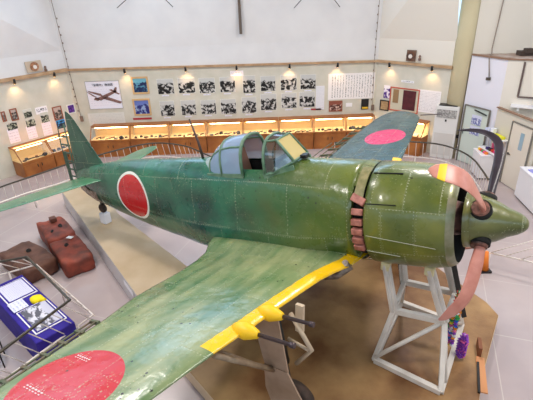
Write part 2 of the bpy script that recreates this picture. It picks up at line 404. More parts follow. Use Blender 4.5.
def clearglass(name, tint, f):
    gm = bpy.data.materials.new(name); gm.use_nodes = True; nt = gm.node_tree; nt.nodes.clear(); g = G(nt)
    out = g.n('ShaderNodeOutputMaterial'); mx = g.n('ShaderNodeMixShader'); t = g.n('ShaderNodeBsdfTransparent'); gl = g.n('ShaderNodeBsdfGlossy')
    t.inputs[0].default_value = tint; gl.inputs['Roughness'].default_value = .05; mx.inputs[0].default_value = f
    g.l(t.outputs[0], mx.inputs[1]); g.l(gl.outputs[0], mx.inputs[2]); g.l(mx.outputs[0], out.inputs[0]); return gm
case_glass = clearglass('case_glass', (.97, .97, .95, 1), .05)
smoke_glass = clearglass('windscreen_glass', (.34, .42, .38, 1), .2)

AX = Vector((0.8254, -0.5465, 0.1415)).normalized(); AY = Vector((0.5521, 0.8338, 0)).normalized(); AZ = AX.cross(AY)
AM = Matrix((AX, AY, AZ)).transposed().to_4x4()
NOSE = Vector((3.094, 4.521, 2.652))
BASE_L = Vector((-3.0, 0, -2.35))          # root sits below the fuselage at the platform
root = thing('fighter_aircraft', 'weathered green single-engine fighter aircraft with red discs and bent pink propeller blades', 'aircraft')
AM.translation = NOSE + AM.to_3x3() @ BASE_L; root.matrix_world = AM
def A(p): return Vector(p) - BASE_L
class LB(MB):      # mesh in aircraft coordinates: nose tip at origin, x forward, y port, z up
    def build(s, *a, **k):
        o = super().build(*a, **k); 
        return o
OFF = -BASE_L
def part(mb, name, mats, parent=None, **k):
    """parts keep the nose tip as their own origin so their materials read aircraft stations"""
    o = mb.build(name, mats, parent or root, **k)
    if parent is None: o.location = OFF
    return o

# fuselage
ST = [(-1.93, .0, .71, .69), (-2.2, -.01, .74, .66), (-2.5, -.03, .765, .63), (-3.0, -.06, .81, .58), (-3.5, -.07, .82, .55), (-4.0, -.09, .83, .53), (-5.0, -.12, .83, .49), (-6.0, -.14, .80, .43),
      (-6.6, -.10, .74, .39), (-7.0, -.07, .69, .36), (-7.7, -.03, .58, .30), (-8.3, .0, .46, .23), (-8.7, .05, .34, .15), (-9.0, .1, .22, .08), (-9.15, .12, .1, .03)]
ST = [s for s in ST]
tab = sorted([(s[0],) + s[1:] for s in ST])
NS = 48; rings = []; uvs = []
xs = [-1.93 - (9.15 - 1.93) * i / 72 for i in range(73)]
for x in xs:
    c, bz, a = interp(tab, x)
    # cockpit cut-out is a separate dark well
    r = []; u = []
    for j in range(NS):
        th = 2 * PI * j / NS; ct, st = math.cos(th), math.sin(th)
        e = .92
        w_ = max(0, min(1, (x + 6.1) / 1.2)) * max(0, min(1, (-x - 2.1) / .8)); w_ = w_ * w_ * (3 - 2 * w_); lo = max(0, -ct) ** .7
        r.append((x, a * math.copysign(abs(st) ** e, st) * (1 + .42 * w_ * lo), c + bz * math.copysign(abs(ct) ** e, ct) - .06 * w_ * lo))
    rings.append(r)
    for j in range(NS + 1): u.append((x + 20, j / NS * 4.2 + 10))
    uvs.append(u)
fb = MB(); fb.loft(rings, uvs=uvs, cap0=True, cap1=True)
# open the cockpit between windscreen and canopy
keep = [(f, mi, uv, s_) for f, mi, uv, s_ in zip(fb.f, fb.mi, fb.uv, fb.sm)
        if not (len(f) == 4 and -4.35 < sum(fb.v[k].x for k in f) / 4 < -3.3 and sum(fb.v[k].z for k in f) / 4 > .64)]
fb.f, fb.mi, fb.uv, fb.sm = [list(z) for z in zip(*keep)]
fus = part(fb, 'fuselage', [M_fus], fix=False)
# cockpit tub, seat
ck = MB()
ck.quad((-4.4, -.26, .2), (-3.25, -.27, .2), (-3.25, .27, .2), (-4.4, .26, .2))
for sy in (-1, 1): ck.quad((-4.4, sy * .26, .2), (-3.25, sy * .27, .2), (-3.25, sy * .27, .62), (-4.4, sy * .26, .60))
ck.quad((-3.26, -.27, .2), (-3.26, .27, .2), (-3.26, .27, .66), (-3.26, -.27, .66)); ck.quad((-4.38, -.26, .2), (-4.38, .26, .2), (-4.38, .26, .62), (-4.38, -.26, .62))
part(ck, 'cockpit_tub', [blackhole], fix=False)
st_ = MB(); st_.box((-4.15, 0, .6), (.08, .40, .55), M=Matrix.Rotation(-.2, 4, 'Y')); st_.box((-3.95, 0, .36), (.4, .40, .07)); st_.box((-4.2, 0, .92), (.1, .24, .16))
part(st_, 'seat', [mat('seat_brown', (120, 84, 68), .7)], bevel=.02)
ip = MB(); ip.box((-3.32, 0, .66), (.08, .48, .24)); part(ip, 'instrument_panel', [black], bevel=.01)

# cowling
prof = [(-.67, .575), (-.69, .61), (-.76, .648), (-.92, .685), (-1.2, .71), (-1.5, .722), (-1.74, .722), (-1.76, .70)]
rings = []; uvs = []
for x, r in prof:
    rings.append([(x, r * math.sin(2 * PI * j / 64), r * math.cos(2 * PI * j / 64)) for j in range(64)])
    uvs.append([(x + 20, j / 64 * 4.5) for j in range(65)])
cb = MB(); cb.loft(rings, uvs=uvs)
inner = [(-.67, .575), (-.72, .545), (-1.0, .56), (-1.7, .66)]
cb.loft([[(x, r * math.sin(2 * PI * j / 64), r * math.cos(2 * PI * j / 64)) for j in range(64)] for x, r in inner], mi=1)
for fi in range(64 * 2): cb.mi[fi] = 2
part(cb, 'cowling', [M_cowl, blackhole, mat('cowl_lip_grey', (150, 148, 124), .3, metal=.3, col2=(112, 116, 78), scale=6)], fix=False)
# carburettor / oil intake bulge under the chin and raised cowl strip
cf = MB()
for k in range(22):       # cowl flap petals round the rear of the cowling (gap left for the exhausts)
    a0 = 2 * PI * k / 22; am = math.degrees(a0)
    if 222 < am < 322: continue
    pr_ = [(-1.775, .712), (-1.93, .735)]
    rr = []
    for x, r in pr_: rr.append([(x, r * math.sin(a0 + d), r * math.cos(a0 + d)) for d in [(-.5 + q / 4) * 2 * PI / 22 * .95 for q in range(5)]])
    cf.loft(rr, closed=False, uvs=[[(p[0] * 3, q * .1 + k) for q in range(5)] for p in pr_])
part(cf, 'cowl_flap_ring', [M_cowl], fix=False)
ch = MB(); ch.box((-2.0, -.6, .36), (.52, .02, .012)); 
bulk = MB(); bulk.loft([[(x, r * math.sin(2 * PI * j / 40), r * math.cos(2 * PI * j / 40)) for j in range(40)] for x, r in ((-1.60, .60), (-1.95, .64))], cap0=True, cap1=True)
part(bulk, 'engine_bulkhead', [blackhole])
# engine seen through the cowl mouth
en = MB(); en.loft([[(x, r * math.sin(2 * PI * j / 32), r * math.cos(2 * PI * j / 32)) for j in range(32)] for x, r in ((-.62, .02), (-.64, .2), (-.9, .26), (-1.1, .3), (-1.5, .34))])
for k in range(9):
    a = 2 * PI * k / 9
    d = Vector((0, math.sin(a), math.cos(a)))
    en.tube([Vector((-1.0, 0, 0)) + d * .24, Vector((-1.0, 0, 0)) + d * .53], [.1, .085], 10)
part(en, 'radial_engine', [mat('engine_metal', (70, 56, 50), .5, metal=.4, col2=(150, 110, 98), scale=7)])
# spinner
sp = [(.066, .02), (.056, .055), (.02, .095), (-.04, .135), (-.15, .18), (-.26, .245), (-.38, .295), (-.50, .335), (-.58, .352), (-.62, .35), (-.63, .33)]
b_ = MB(); b_.loft([[(x, r * math.sin(2 * PI * j / 40), r * math.cos(2 * PI * j / 40)) for j in range(40)] for x, r in sp], cap0=True, cap1=True, uvs=[[(x, j / 10) for j in range(41)] for x, r in sp])
part(b_, 'spinner', [M_spin], fix=False)
nr = MB(); nr.loft([[(x, r * math.sin(2 * PI * j / 40), r * math.cos(2 * PI * j / 40)) for j in range(40)] for x, r in ((-.625, .368), (-.55, .362), (-.545, .343))], mi=0)
part(nr, 'spinner_band', [M_spin])

# propeller blades, all bent back by the ditching
def blade(az, path, wid, name='propeller_blade', mats=None, twist=(55, 20)):
    """path: list of (radius, x); az measured from +z towards -y"""
    a = math.radians(az); u = Vector((0, -math.sin(a), math.cos(a))); tang = Vector((0, -math.cos(a), -math.sin(a)))
    path = [(r, x + .035) for r, x in path]; pts = [Vector((x, 0, 0)) + u * r for r, x in path]; pts = smooth_path(pts, 5); n = len(pts)
    mb = MB(); rings = []
    L = [0]
    for i in range(1, n): L.append(L[-1] + (pts[i] - pts[i - 1]).length)
    for i, p in enumerate(pts):
        t = (pts[min(i + 1, n - 1)] - pts[max(i - 1, 0)]).normalized(); s = L[i] / L[-1]
        w = interp(wid, s)[0]; th = lerp(.09, .012, min(1, s * 1.6)) * (1 if s < .97 else .7)
        nrm = t.cross(tang).normalized()
        tw = math.radians(lerp(twist[0], twist[1], min(1, s * 1.3)))
        cdir = (tang * math.cos(tw) + nrm * math.sin(tw)).normalized(); nn = t.cross(cdir).normalized()
        rings.append([p + cdir * (w / 2 * math.cos(q)) + nn * (max(th, .012) / 2 * math.sin(q)) for q in [2 * PI * k / 16 for k in range(16)]])
    band = [i for i in range(n) if .83 < L[i] / L[-1] < .92]
    mb.loft(rings, cap0=True, cap1=True)
    for fi, f in enumerate(mb.f):
        i = fi // 16
        if fi < (n - 1) * 16 and .85 <= (L[i] + L[i + 1]) / 2 / L[-1] <= .90: mb.mi[fi] = 1
    cuff = MB()
    cuff.tube([u * .26 + Vector((-.44, 0, 0)), u * .37 + Vector((-.44, 0, 0))], [.115, .10], 20)
    o = part(mb, name, mats or [pinkblade, yellow])
    ring_ = MB(); ring_.tube([u * .24 + Vector((-.44, 0, 0)), u * .335 + Vector((-.44, 0, 0))], [.132, .128], 20); ring_.build('blade_root_gap', blackhole, o)
    c_ = cuff.build('blade_root_collar', mat('collar_metal', (150, 104, 90), .45, metal=.3, col2=(60, 46, 40), scale=12), o)
    return o
WID = [(0, .12), (.12, .13), (.3, .2), (.6, .27), (.85, .25), (.95, .18), (1, .05)]
tag(blade(40, [(.22, -.44), (.5, -.46), (.86, -.51), (1.06, -.60), (1.17, -.75), (1.22, -.93)], WID, twist=(20, 8)), 'pink blade with yellow tip band bent back over the cowling')
purple = mat('worn_dark_blade', (48, 38, 50), .35, col2=(34, 26, 34), scale=5)
tag(blade(-50, [(.22, -.44), (.55, -.42), (.95, -.40), (1.20, -.45), (1.33, -.60), (1.38, -.78), (1.38, -.98)], [(0, .10), (.12, .10), (.3, .12), (.55, .12), (.75, .08), (.9, .05), (1, .015)], mats=[purple, purple], twist=(90, 78)), 'far blade with a dark face curled back at its tip')
blade(130, [(.22, -.45), (.6, -.47), (.92, -.51), (1.12, -.58), (1.3, -.71), (1.36, -.78)], [(0, .12), (.12, .13), (.3, .18), (.6, .2), (.85, .17), (.95, .1), (1, .03)], mats=[pinkblade, pinkblade], twist=(60, 30))
blade(220, [(.22, -.44), (.5, -.47), (.75, -.6), (.86, -.85), (.9, -1.15), (.92, -1.45)], WID, mats=[pinkblade, yellow], twist=(20, 8))

# exhaust stubs on both sides
stub = mat('exhaust_pink', (196, 128, 112), .5, col2=(150, 88, 76), scale=12)
for sd in (-1, 1):
    for k, z in enumerate((.40, .26, .13, .0, -.13, -.25)):
        y = sd * (math.sqrt(.70 ** 2 - z * z)); e = MB(); ang = math.atan2(z, abs(y))
        M = Matrix.Rotation(-sd * (-ang), 4, 'X') @ Matrix.Rotation(sd * (-.0), 4, 'Z')
        if k == 0: M = M @ Matrix.Rotation(-.4 * sd, 4, 'Y')
        e.box((-1.84, y, z), (.15 + (.05 if k == 0 else 0), .09, .088 + (.02 if k == 0 else 0)), M=M)
        o = part(e, 'exhaust_stub', [stub], bevel=.012)
gap = MB()      # open seams in the engine panels
def seam(mb, x0, x1, ang0, ang1, r=.735, w=.008):
    pts = []
    for i in range(9):
        x = lerp(x0, x1, i / 8); a = math.radians(lerp(ang0, ang1, i / 8))
        c, bz, aw = interp(tab, x) if x < -1.93 else (0, .722, .722)
        pts.append((x, -math.sin(a) * (aw + .002), c + math.cos(a) * (bz + .002)))
    mb.tube(pts, w, 6)
for sa in ((-1.95, -2.55, 49, 47, .012), (-1.34, -1.72, 21, 22, .011), (-1.34, -1.74, 58, 59, .007)):
    gap = MB(); seam(gap, *sa[:4], w=sa[4]); part(gap, 'open_seam', [blackhole])
pale_m = mat('pale_sealant', (206, 208, 186), .5)
for sa in ((-.85, -1.72, 98, 93, .004), (-1.3, -1.75, 116, 114, .004)):
    gap = MB(); seam(gap, *sa[:4], w=sa[4]); part(gap, 'panel_joint', [pale_m])
# raised longitudinal strip behind cowl
strip = MB(); r_ = []
for x in (-1.77, -1.90):
    r_.append([(x, -math.sin(math.radians(a)) * .742, math.cos(math.radians(a)) * .742) for a in range(14, 62, 4)])
strip.loft(r_, closed=False, uvs=[[(x, q) for q in range(len(r_[0]))] for x in (0, .3)]); part(strip, 'cowl_strap', [mat('strap_tan', (146, 136, 92), .5, col2=(110, 108, 62), scale=10)], fix=False)
# small hatch hole low on the fuselage side, scuffs
hh = MB(); hh.box((-5.02, -.462, -.33), (.12, .07, .07)); part(hh, 'hand_hole', [blackhole])

# wings
LEp = [(.2, -1.88), (.75, -1.95), (1.0, -2.06), (1.3, -2.15), (2, -2.26), (2.6, -2.33), (3.2, -2.42), (4, -2.5), (5, -2.6), (5.6, -2.70), (5.9, -2.85), (6.1, -3.12), (6.18, -3.38)]
TEp = [(.2, -4.7), (.75, -4.55), (1.1, -4.38), (1.7, -4.29), (2.2, -4.28), (2.65, -4.26), (3.2, -4.12), (3.8, -4.05), (4.15, -4.0), (5, -3.9), (5.6, -3.84), (5.9, -3.74), (6.1, -3.6), (6.18, -3.44)]
def wing_z(y): return -.54 + .11 * (y - .6)
def wing(sd, mt):
    mb = MB(); rings = []; uvs = []; led = []; spn = []
    ys = [.2, .5, .75, 1.0, 1.3, 1.7, 2.1, 2.6, 3.1, 3.14, 3.6, 4.0, 4.4, 4.8, 5.2, 5.6, 5.8, 5.95, 6.08, 6.15, 6.18]
    for y in ys:
        le = interp(LEp, y)[0]; te = interp(TEp, y)[0]; ch = le - te; tk = ch * lerp(.15, .085, y / 6.2) * (1 if y < 5.6 else max(.35, (6.3 - y) / .7))
        r = []; u = []
        K = 14; fr = [(.5 - .5 * math.cos(PI * k / K)) for k in range(K + 1)]
        def cam_(f): return .0
        fill = .14 * math.exp(-((y - .55) / .28) ** 2) if y < 1.6 else 0     # root fillet
        seq = [(f, 1) for f in fr[::-1]] + [(f, -1) for f in fr[1:-1]]
        for f, tb in seq:
            t_ = 5 * tk * (.2969 * math.sqrt(f) - .126 * f - .3516 * f * f + .2843 * f ** 3 - .1015 * f ** 4)
            z = wing_z(y) + (-.12 * max(0, 1 - (y - .5) / 4)) * f + (t_ * .5 * 1.15 if tb > 0 else -t_ * .5 * .85) + (fill * f if tb > 0 else 0)
            r.append((le - f * ch, sd * y, z)); led.append(f * ch if tb > 0 else f * ch * .6); spn.append(y)
        rings.append(r); uvs.append([(y + 10, q[0] + 20) for q in r] + [(y + 10, r[0][0] + 20)])
    mb.loft(rings, uvs=uvs, cap1=True)
    return part(mb, 'wing', [mt], attrs={'le_dist': led, 'span': spn}, fix=True)
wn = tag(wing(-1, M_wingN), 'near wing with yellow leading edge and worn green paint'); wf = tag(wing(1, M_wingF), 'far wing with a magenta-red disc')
# broken trailing edge frames (fabric and flap lost)
fr_m = mat('frame_green_metal', (84, 104, 80), .5, metal=.3, col2=(120, 100, 78), scale=9)
for sd in (-1, 1):
    fb_ = MB()
    y0, y1 = (3.25, 5.6) if sd < 0 else (1.6, 5.2)
    P = []; Q = []
    for i in range(22):
        y = lerp(y0, y1, i / 21); te = interp(TEp, y)[0]; z = wing_z(y) - .03
        P.append((te - .05, sd * y, z)); Q.append((te - .17 - .12 * (sd > 0), sd * y, z - .03))
    fb_.tube(P, .014, 6); fb_.tube(Q, .012, 6)
    if sd > 0: fb_.tube([(p[0] - .45, p[1], p[2] - .06) for p in P[:16]], .012, 6)
    for i in range(0, 22, 2):
        fb_.bar(Vector(P[i]) + Vector((.06, 0, 0)), Q[i], .035, .05)
    part(fb_, 'flap_frame', [fr_m])
# worn white stencil marks on the near red disc
def top_z(x, y):
    le = interp(LEp, y)[0]; te = interp(TEp, y)[0]; ch = le - te; f = (le - x) / ch; tk = ch * lerp(.15, .085, y / 6.2)
    t_ = 5 * tk * (.2969 * math.sqrt(f) - .126 * f - .3516 * f * f + .2843 * f ** 3 - .1015 * f ** 4)
    return wing_z(y) - .12 * max(0, 1 - (y - .5) / 4) * f + t_ * .5 * 1.15
stm = mat('worn_white_stencil', (236, 214, 214), .5)
for (xa, ya, xb, yb) in ((-3.71, 3.79, -3.48, 3.79), (-3.74, 4.31, -3.43, 4.31)):
    q = MB(); n_ = 6
    for k in range(n_):
        for (du, dv, lu, lv) in ((.1, .0, .62, .03), (.1, .05, .1, .03) if k % 2 else (.5, .05, .1, .03), (.1, -.05, .5, .02)):
            f0 = (k + du) / n_; f1 = (k + du + lu) / n_
            a_ = []
            for f_, o_ in ((f0, dv * .6), (f1, dv * .6), (f1, dv * .6 + lv * .6), (f0, dv * .6 + lv * .6)):
                x_ = lerp(xa, xb, f_); y_ = ya - o_ * .9; a_.append((x_, -y_, top_z(x_, y_) + .002))
            q.poly(a_, .002)
    part(q, 'stencil_marking', [stm])
# cannons
can_m = mat('cannon_barrel', (78, 66, 70), .35, metal=.5)
for sd in (-1, 1):
    for y, xt in ((2.25, -1.74), (2.66, -1.74)):
        le = interp(LEp, y)[0]; z = wing_z(y) + .01
        fg = MB(); n = 16
        pf = [(le - .17, .05), (le - .1, .088), (le - .0, .098), (le + .07, .075), (le + .15, .045), (le + .16, .025)]
        fg.loft([[(x, sd * y + r * math.sin(2 * PI * j / n), z + r * math.cos(2 * PI * j / n)) for j in range(n)] for x, r in pf], cap0=True, cap1=True)
        f_ = part(fg, 'cannon_fairing', [yellow])
        bb = MB(); bb.tube([(le + .1, sd * y, z), (xt - .06, sd * y, z), (xt - .055, sd * y, z), (xt, sd * y, z)], [.024, .021, .03, .032], 10)
        part(bb, 'cannon_barrel', [can_m])
# pitot tube on the far wing
pt = MB(); pt.tube([(-2.72, 5.75, .04), (-2.2, 5.8, .04)], .012, 8); part(pt, 'pitot_tube', [can_m])
# rod below the near leading edge
rd = MB(); rd.tube([(-2.5, -3.05, -.36), (-2.44, -2.2, -1.28)], .035, 8); rd.tube([(-2.62, -2.95, -.40), (-2.52, -2.15, -1.36)], .025, 8); part(rd, 'retraction_strut', [steel_brown])

# fin, rudder frame, tailplanes
def slab_surface(name, le, te, h, mt, normal_y=True, parent=None, th0=.09):
    """le/te: lists of points (x, s); s = height (fin) or span (tailplane) """
    pass
fn = MB(); rings = []; uvs = []
LEf = [(.2, -7.55), (.42, -7.92), (.8, -8.15), (1.2, -8.38), (1.5, -8.56), (1.62, -8.66), (1.68, -8.76)]
TEf = [(.2, -9.12), (.42, -9.1), (.8, -9.02), (1.2, -8.94), (1.5, -8.87), (1.62, -8.83), (1.68, -8.80)]
for z in (.2, .42, .7, 1.0, 1.3, 1.5, 1.6, 1.65, 1.68):
    l = interp(LEf, z)[0]; t = interp(TEf, z)[0]; c = l - t; th = c * .10; r = []
    K = 10; fr = [(.5 - .5 * math.cos(PI * k / K)) for k in range(K + 1)]
    for f, s_ in [(f, 1) for f in fr[::-1]] + [(f, -1) for f in fr[1:-1]]:
        y = 5 * th * (.2969 * math.sqrt(f) - .126 * f - .3516 * f * f + .2843 * f ** 3 - .09 * f ** 4) * .5; r.append((l - f * c, s_ * y, z))
    rings.append(r); uvs.append([(p[0] + 20, z) for p in r] + [(r[0][0] + 20, z)])
fn.loft(rings, uvs=uvs, cap1=True); part(fn, 'fin', [M_tail])
ru = MB()
ru.tube([(-9.05, 0, 1.35), (-9.28, 0, 1.3), (-9.38, 0, .9), (-9.44, 0, .4), (-9.42, 0, .0), (-9.1, 0, -.05)], .014, 6)
ru.tube([(-9.0, 0, 1.4), (-9.16, 0, .3), (-9.15, 0, 0)], .02, 6)
for z in (1.1, .9, .7, .5, .3, .12): ru.bar((-9.0 + (1.3 - z) * -.08, 0, z), (-9.36, 0, z + .03), .02, .035)
ru.bar((-9.32, 0, .75), (-9.43, 0, .0), .05, .05)
part(ru, 'rudder_frame', [mat('rudder_green', (44, 84, 66), .5, col2=(80, 92, 76), scale=9)])
LEs = [(.1, -7.75), (.5, -7.98), (1.2, -8.25), (1.8, -8.46), (2.1, -8.6), (2.28, -8.78), (2.32, -8.88)]
TEs = [(.1, -8.72), (.5, -8.80), (1.2, -8.98), (1.8, -9.1), (2.1, -9.1), (2.28, -9.0), (2.32, -8.92)]
for sd in (-1, 1):
    mb = MB(); rings = []; uvs = []
    for y in (.1, .5, 1, 1.5, 1.9, 2.1, 2.22, 2.29, 2.32):
        l = interp(LEs, y)[0]; t = interp(TEs, y)[0]; c = l - t; th = c * .10; r = []; K = 8; fr = [(.5 - .5 * math.cos(PI * k / K)) for k in range(K + 1)]
        for f, s_ in [(f, 1) for f in fr[::-1]] + [(f, -1) for f in fr[1:-1]]:
            z = 5 * th * (.2969 * math.sqrt(f) - .126 * f - .3516 * f * f + .2843 * f ** 3 - .09 * f ** 4) * .5; r.append((l - f * c, sd * y, .2 + s_ * z))
        rings.append(r); uvs.append([(y, p[0] + 20) for p in r] + [(y, r[0][0] + 20)])
    mb.loft(rings, uvs=uvs, cap1=True); part(mb, 'tailplane', [M_stab])
    if sd < 0:
        el = MB(); el.tube([(-8.85, -.4, .19), (-9.2, -1.2, .19), (-9.3, -2.0, .19), (-9.1, -2.3, .19)], .02, 6); part(el, 'elevator_frame', [white_metal])
# torn bare metal under the tail
tm = MB(); r_ = []
for x, zt, zb, a in ((-8.2, -.1, -.50, .235), (-8.5, -.08, -.45, .20), (-8.75, .0, -.36, .15), (-8.95, .02, -.24, .12)):
    r_.append([(x + random.uniform(-.02, .02), -a * math.sin(th) * 1.03, lerp(zt, zb, k / 7)) for k, th in enumerate([1.5, 1.45, 1.35, 1.2, 1.0, .75, .45, .1])])
tm.loft(r_, closed=False); part(tm, 'torn_skin', [mat('torn_bare_skin', (206, 188, 168), .45, metal=.2, col2=(120, 98, 80), scale=16, bump=.4)], fix=False)
tw = MB(); tw.tube([(-8.45, 0, -.25), (-8.5, 0, -.6)], .045, 10); tw.bar((-8.4, 0, -.35), (-8.52, 0, -.58), .08, .05); part(tw, 'tail_wheel_strut', [black])
t2 = MB(); t2.loft([[(-8.52 + .11 * r * math.cos(2 * PI * j / 20), y, -.62 + .11 * r * math.sin(2 * PI * j / 20)) for j in range(20)] for y, r in ((-.05, .8), (-.03, 1), (.03, 1), (.05, .8))], cap0=True, cap1=True); part(t2, 'tail_wheel', [rubber])

# sliding canopy and windscreen
def arch(x, zb, hw, zt, n=12, lean=0):
    out = []
    for k in range(n + 1):
        a = PI * k / n; c_, s_ = math.cos(a), math.sin(a)
        out.append((x + lean * s_, -hw * math.copysign(abs(c_) ** .75, c_), zb + (zt - zb) * abs(s_) ** .72))
    return out
can_frame = mat('canopy_frame_green', (112, 140, 116), .45, col2=(84, 120, 96), scale=9)
cs = [(-4.60, .52, .30, .82, .0), (-4.48, .53, .335, .97, .0), (-4.30, .54, .36, 1.08, .0), (-4.08, .55, .37, 1.13, .0), (-3.86, .56, .375, 1.14, .0)]
rings = [arch(x, zb, hw, zt) for x, zb, hw, zt, _ in cs]
cp = MB(); cp.loft(rings, closed=False); can = part(cp, 'sliding_canopy', [glass], fix=False)
fr_ = MB()
for i in (0, 2, 4): fr_.tube(rings[i], .022 if i < 4 else .028, 6)
for k in (0, 3, 9, 12): fr_.tube([r[k] for r in rings], .018, 6)
fr_.bar((-4.64, -.335, .52), (-3.84, -.385, .56), .03, .07); fr_.bar((-4.64, .335, .52), (-3.84, .385, .56), .03, .07)
fr_.build('canopy_frame', can_frame, can)
fair = MB(); fair.loft([arch(-5.0, .54, .05, .66, 12), arch(-4.8, .53, .2, .73, 12), arch(-4.61, .52, .29, .81, 12)], closed=False); part(fair, 'canopy_rear_fairing', [mat('fairing_glass', (170, 190, 190), .25)], fix=False)
wsm = MB(); w0 = arch(-3.42, .60, .375, 1.14); w1 = arch(-3.24, .61, .365, 1.12)
wsm.loft([w0, w1], closed=False); ws = part(wsm, 'windscreen', [smoke_glass], fix=False)
armour = bpy.data.materials.new('front_armour_glass'); armour.use_nodes = True; nt = armour.node_tree; nt.nodes.clear(); g = G(nt)
out = g.n('ShaderNodeOutputMaterial'); mx = g.n('ShaderNodeMixShader'); t_ = g.n('ShaderNodeBsdfTransparent'); gl = g.n('ShaderNodeBsdfPrincipled'); gl.inputs['Base Color'].default_value = srgb((226, 206, 140)); gl.inputs['Roughness'].default_value = .2
mx.inputs[0].default_value = .75; g.l(t_.outputs[0], mx.inputs[1]); g.l(gl.outputs[0], mx.inputs[2]); g.l(mx.outputs[0], out.inputs[0])
fp = MB(); tl, trr = Vector((-3.24, -.2, 1.10)), Vector((-3.24, .2, 1.10)); bl, brr = Vector((-2.97, -.22, .78)), Vector((-2.97, .22, .78))
fp.quad(bl, brr, trr, tl); fp.build('front_pane', armour, ws, fix=False)
qp = MB(); sl = Vector((-3.26, -.37, .63)); srr = Vector((-3.26, .37, .63))
qp.quad(sl, bl, tl, Vector((-3.26, -.34, .95))); qp.quad(srr, brr, trr, Vector((-3.26, .34, .95))); qp.build('side_pane', smoke_glass, ws, fix=False)
wf_ = MB(); wf_.tube(w0, .026, 6); wf_.tube([sl, bl, brr, srr], .02, 6); wf_.tube([bl, tl, trr, brr], .024, 6)
wf_.tube([sl, Vector((-3.42, -.375, .60))], .02, 6); wf_.tube([tl, w0[4]], .016, 6); wf_.tube([trr, w0[8]], .016, 6)
wf_.bar((-3.44, -.385, .58), (-2.95, -.27, .70), .03, .08); wf_.bar((-3.44, .385, .58), (-2.95, .27, .70), .03, .08)
wf_.build('windscreen_frame', can_frame, ws)
gs = MB(); gs.box((-2.90, .0, .80), (.1, .12, .05)); part(gs, 'sight_base', [black])
tn = MB(); tn.tube([(-2.02, -.80, -.46), (-2.0, -.72, -.56), (-2.12, -.9, -.62), (-2.2, -1.05, -.56), (-2.12, -1.0, -.5)], [.05, .07, .06, .05, .03], 7); part(tn, 'torn_root_rib', [bare])
# aerial mast behind canopy
am = MB(); am.tube([(-4.98, 0, .60), (-5.02, 0, 1.0), (-5.12, 0, 1.42)], [.028, .022, .014], 8); part(am, 'aerial_mast', [mat('mast_brown', (70, 52, 46), .5)])

# main gear
for sd in (-1, 1):
    lg = MB(); lg.tube([(-2.38, sd * 2.12, -.45), (-2.32, sd * 2.1, -1.75)], .05, 12); lg.tube([(-2.36, sd * 2.12, -.45), (-2.34, sd * 2.1, -1.2)], .07, 12)
    l_ = part(lg, 'gear_leg', [black])
    dr = MB(); dr.poly([(-2.60, sd * 2.24, -.48), (-2.22, sd * 2.24, -.44), (-2.22, sd * 2.22, -1.22), (-2.56, sd * 2.22, -1.2)], .02, (0, 1, 0))
    dr.poly([(-2.56, sd * 2.235, -1.2), (-2.22, sd * 2.235, -1.22), (-2.14, sd * 2.22, -1.5), (-2.04, sd * 2.22, -1.75), (-2.1, sd * 2.22, -1.98), (-2.55, sd * 2.22, -1.98), (-2.62, sd * 2.22, -1.6)], .022, (0, 1, 0))
    part(dr, 'gear_door', [mat('gear_door_tan', (176, 150, 128), .5, col2=(150, 124, 102), scale=3)])
    wh = MB(); cx, cz = -2.30, -1.82
    wh.loft([[(cx + r * math.cos(2 * PI * j / 32), sd * 2.08 + y, cz + r * math.sin(2 * PI * j / 32)) for j in range(32)] for y, r in ((-.09, .2), (-.085, .26), (-.04, .295), (.04, .295), (.085, .26), (.09, .2))], cap0=True, cap1=True)
    w_ = part(wh, 'main_wheel', [rubber])
    sc_ = MB(); sc_.tube([(-2.2, sd * 2.0, -.5), (-1.98, sd * 2.0, -.98), (-2.22, sd * 2.02, -1.25)], .03, 8); sc_.tube([(-2.3, sd * 2.0, -.9), (-2.0, sd * 2.0, -1.0)], .022, 8); sc_.bar((-2.08, sd * 1.95, -.38), (-2.12, sd * 1.98, -.75), .1, .05)
    part(sc_, 'gear_side_stay', [mat('stay_tan', (196, 176, 150), .5)])

# ------------------------------------------------------------------ supports
ROT = math.atan2(AX.y, AX.x)
st = thing('engine_stand', 'white-painted steel support stand cradling the underside of the engine cowling', 'stand', (2.4, 5.1, .25))
def W(x, y, z): return NOSE + AM.to_3x3() @ Vector((x, y, z))
def S(mb, name, mt, **k):
    for i, v in enumerate(mb.v): mb.v[i] = v - Vector((2.4, 5.1, .25))
    return mb.build(name, mt, st, **k)
FLp, FRp = Vector((1.52, 4.73, .29)), Vector((2.28, 4.12, .29)); BRp, BLp = Vector((3.1, 5.38, .29)), Vector((2.3, 6.0, .29))
ML, MR = Vector((1.80, 4.93, 1.04)), Vector((2.42, 4.64, 1.06)); MBR, MBL = Vector((2.82, 5.25, 1.06)), Vector((2.15, 5.6, 1.04))
mbx = MB()
for a, b_2 in ((FLp, FRp), (FRp, BRp), (BRp, BLp), (BLp, FLp)): mbx.bar(a, b_2, .08, .08)
S(mbx, 'base_frame', steel_white, bevel=.006)
mbx = MB()
for a, b_2 in ((ML, MR), (MR, MBR), (MBR, MBL), (MBL, ML)): mbx.bar(a, b_2, .07, .09)
S(mbx, 'upper_frame', steel_white, bevel=.006)
for a, b_2 in ((FLp, ML), (FRp, MR), (BRp, MBR), (BLp, MBL)):
    mbx = MB(); mbx.bar(a, b_2, .07, .07); S(mbx, 'leg', steel_white, bevel=.006)
mbx = MB(); mbx.tube([FLp + Vector((0, 0, .05)), MR], .032, 8); S(mbx, 'brace', steel_white)
mbx = MB(); mbx.tube([MR + Vector((.06, .1, 0)), FRp + Vector((.1, .12, .03))], .028, 8); S(mbx, 'brace', steel_white)
mbx = MB(); mbx.tube([MR + Vector((0.02, .05, 0)), BRp + Vector((0, 0, .03))], .028, 8); S(mbx, 'brace', steel_white)
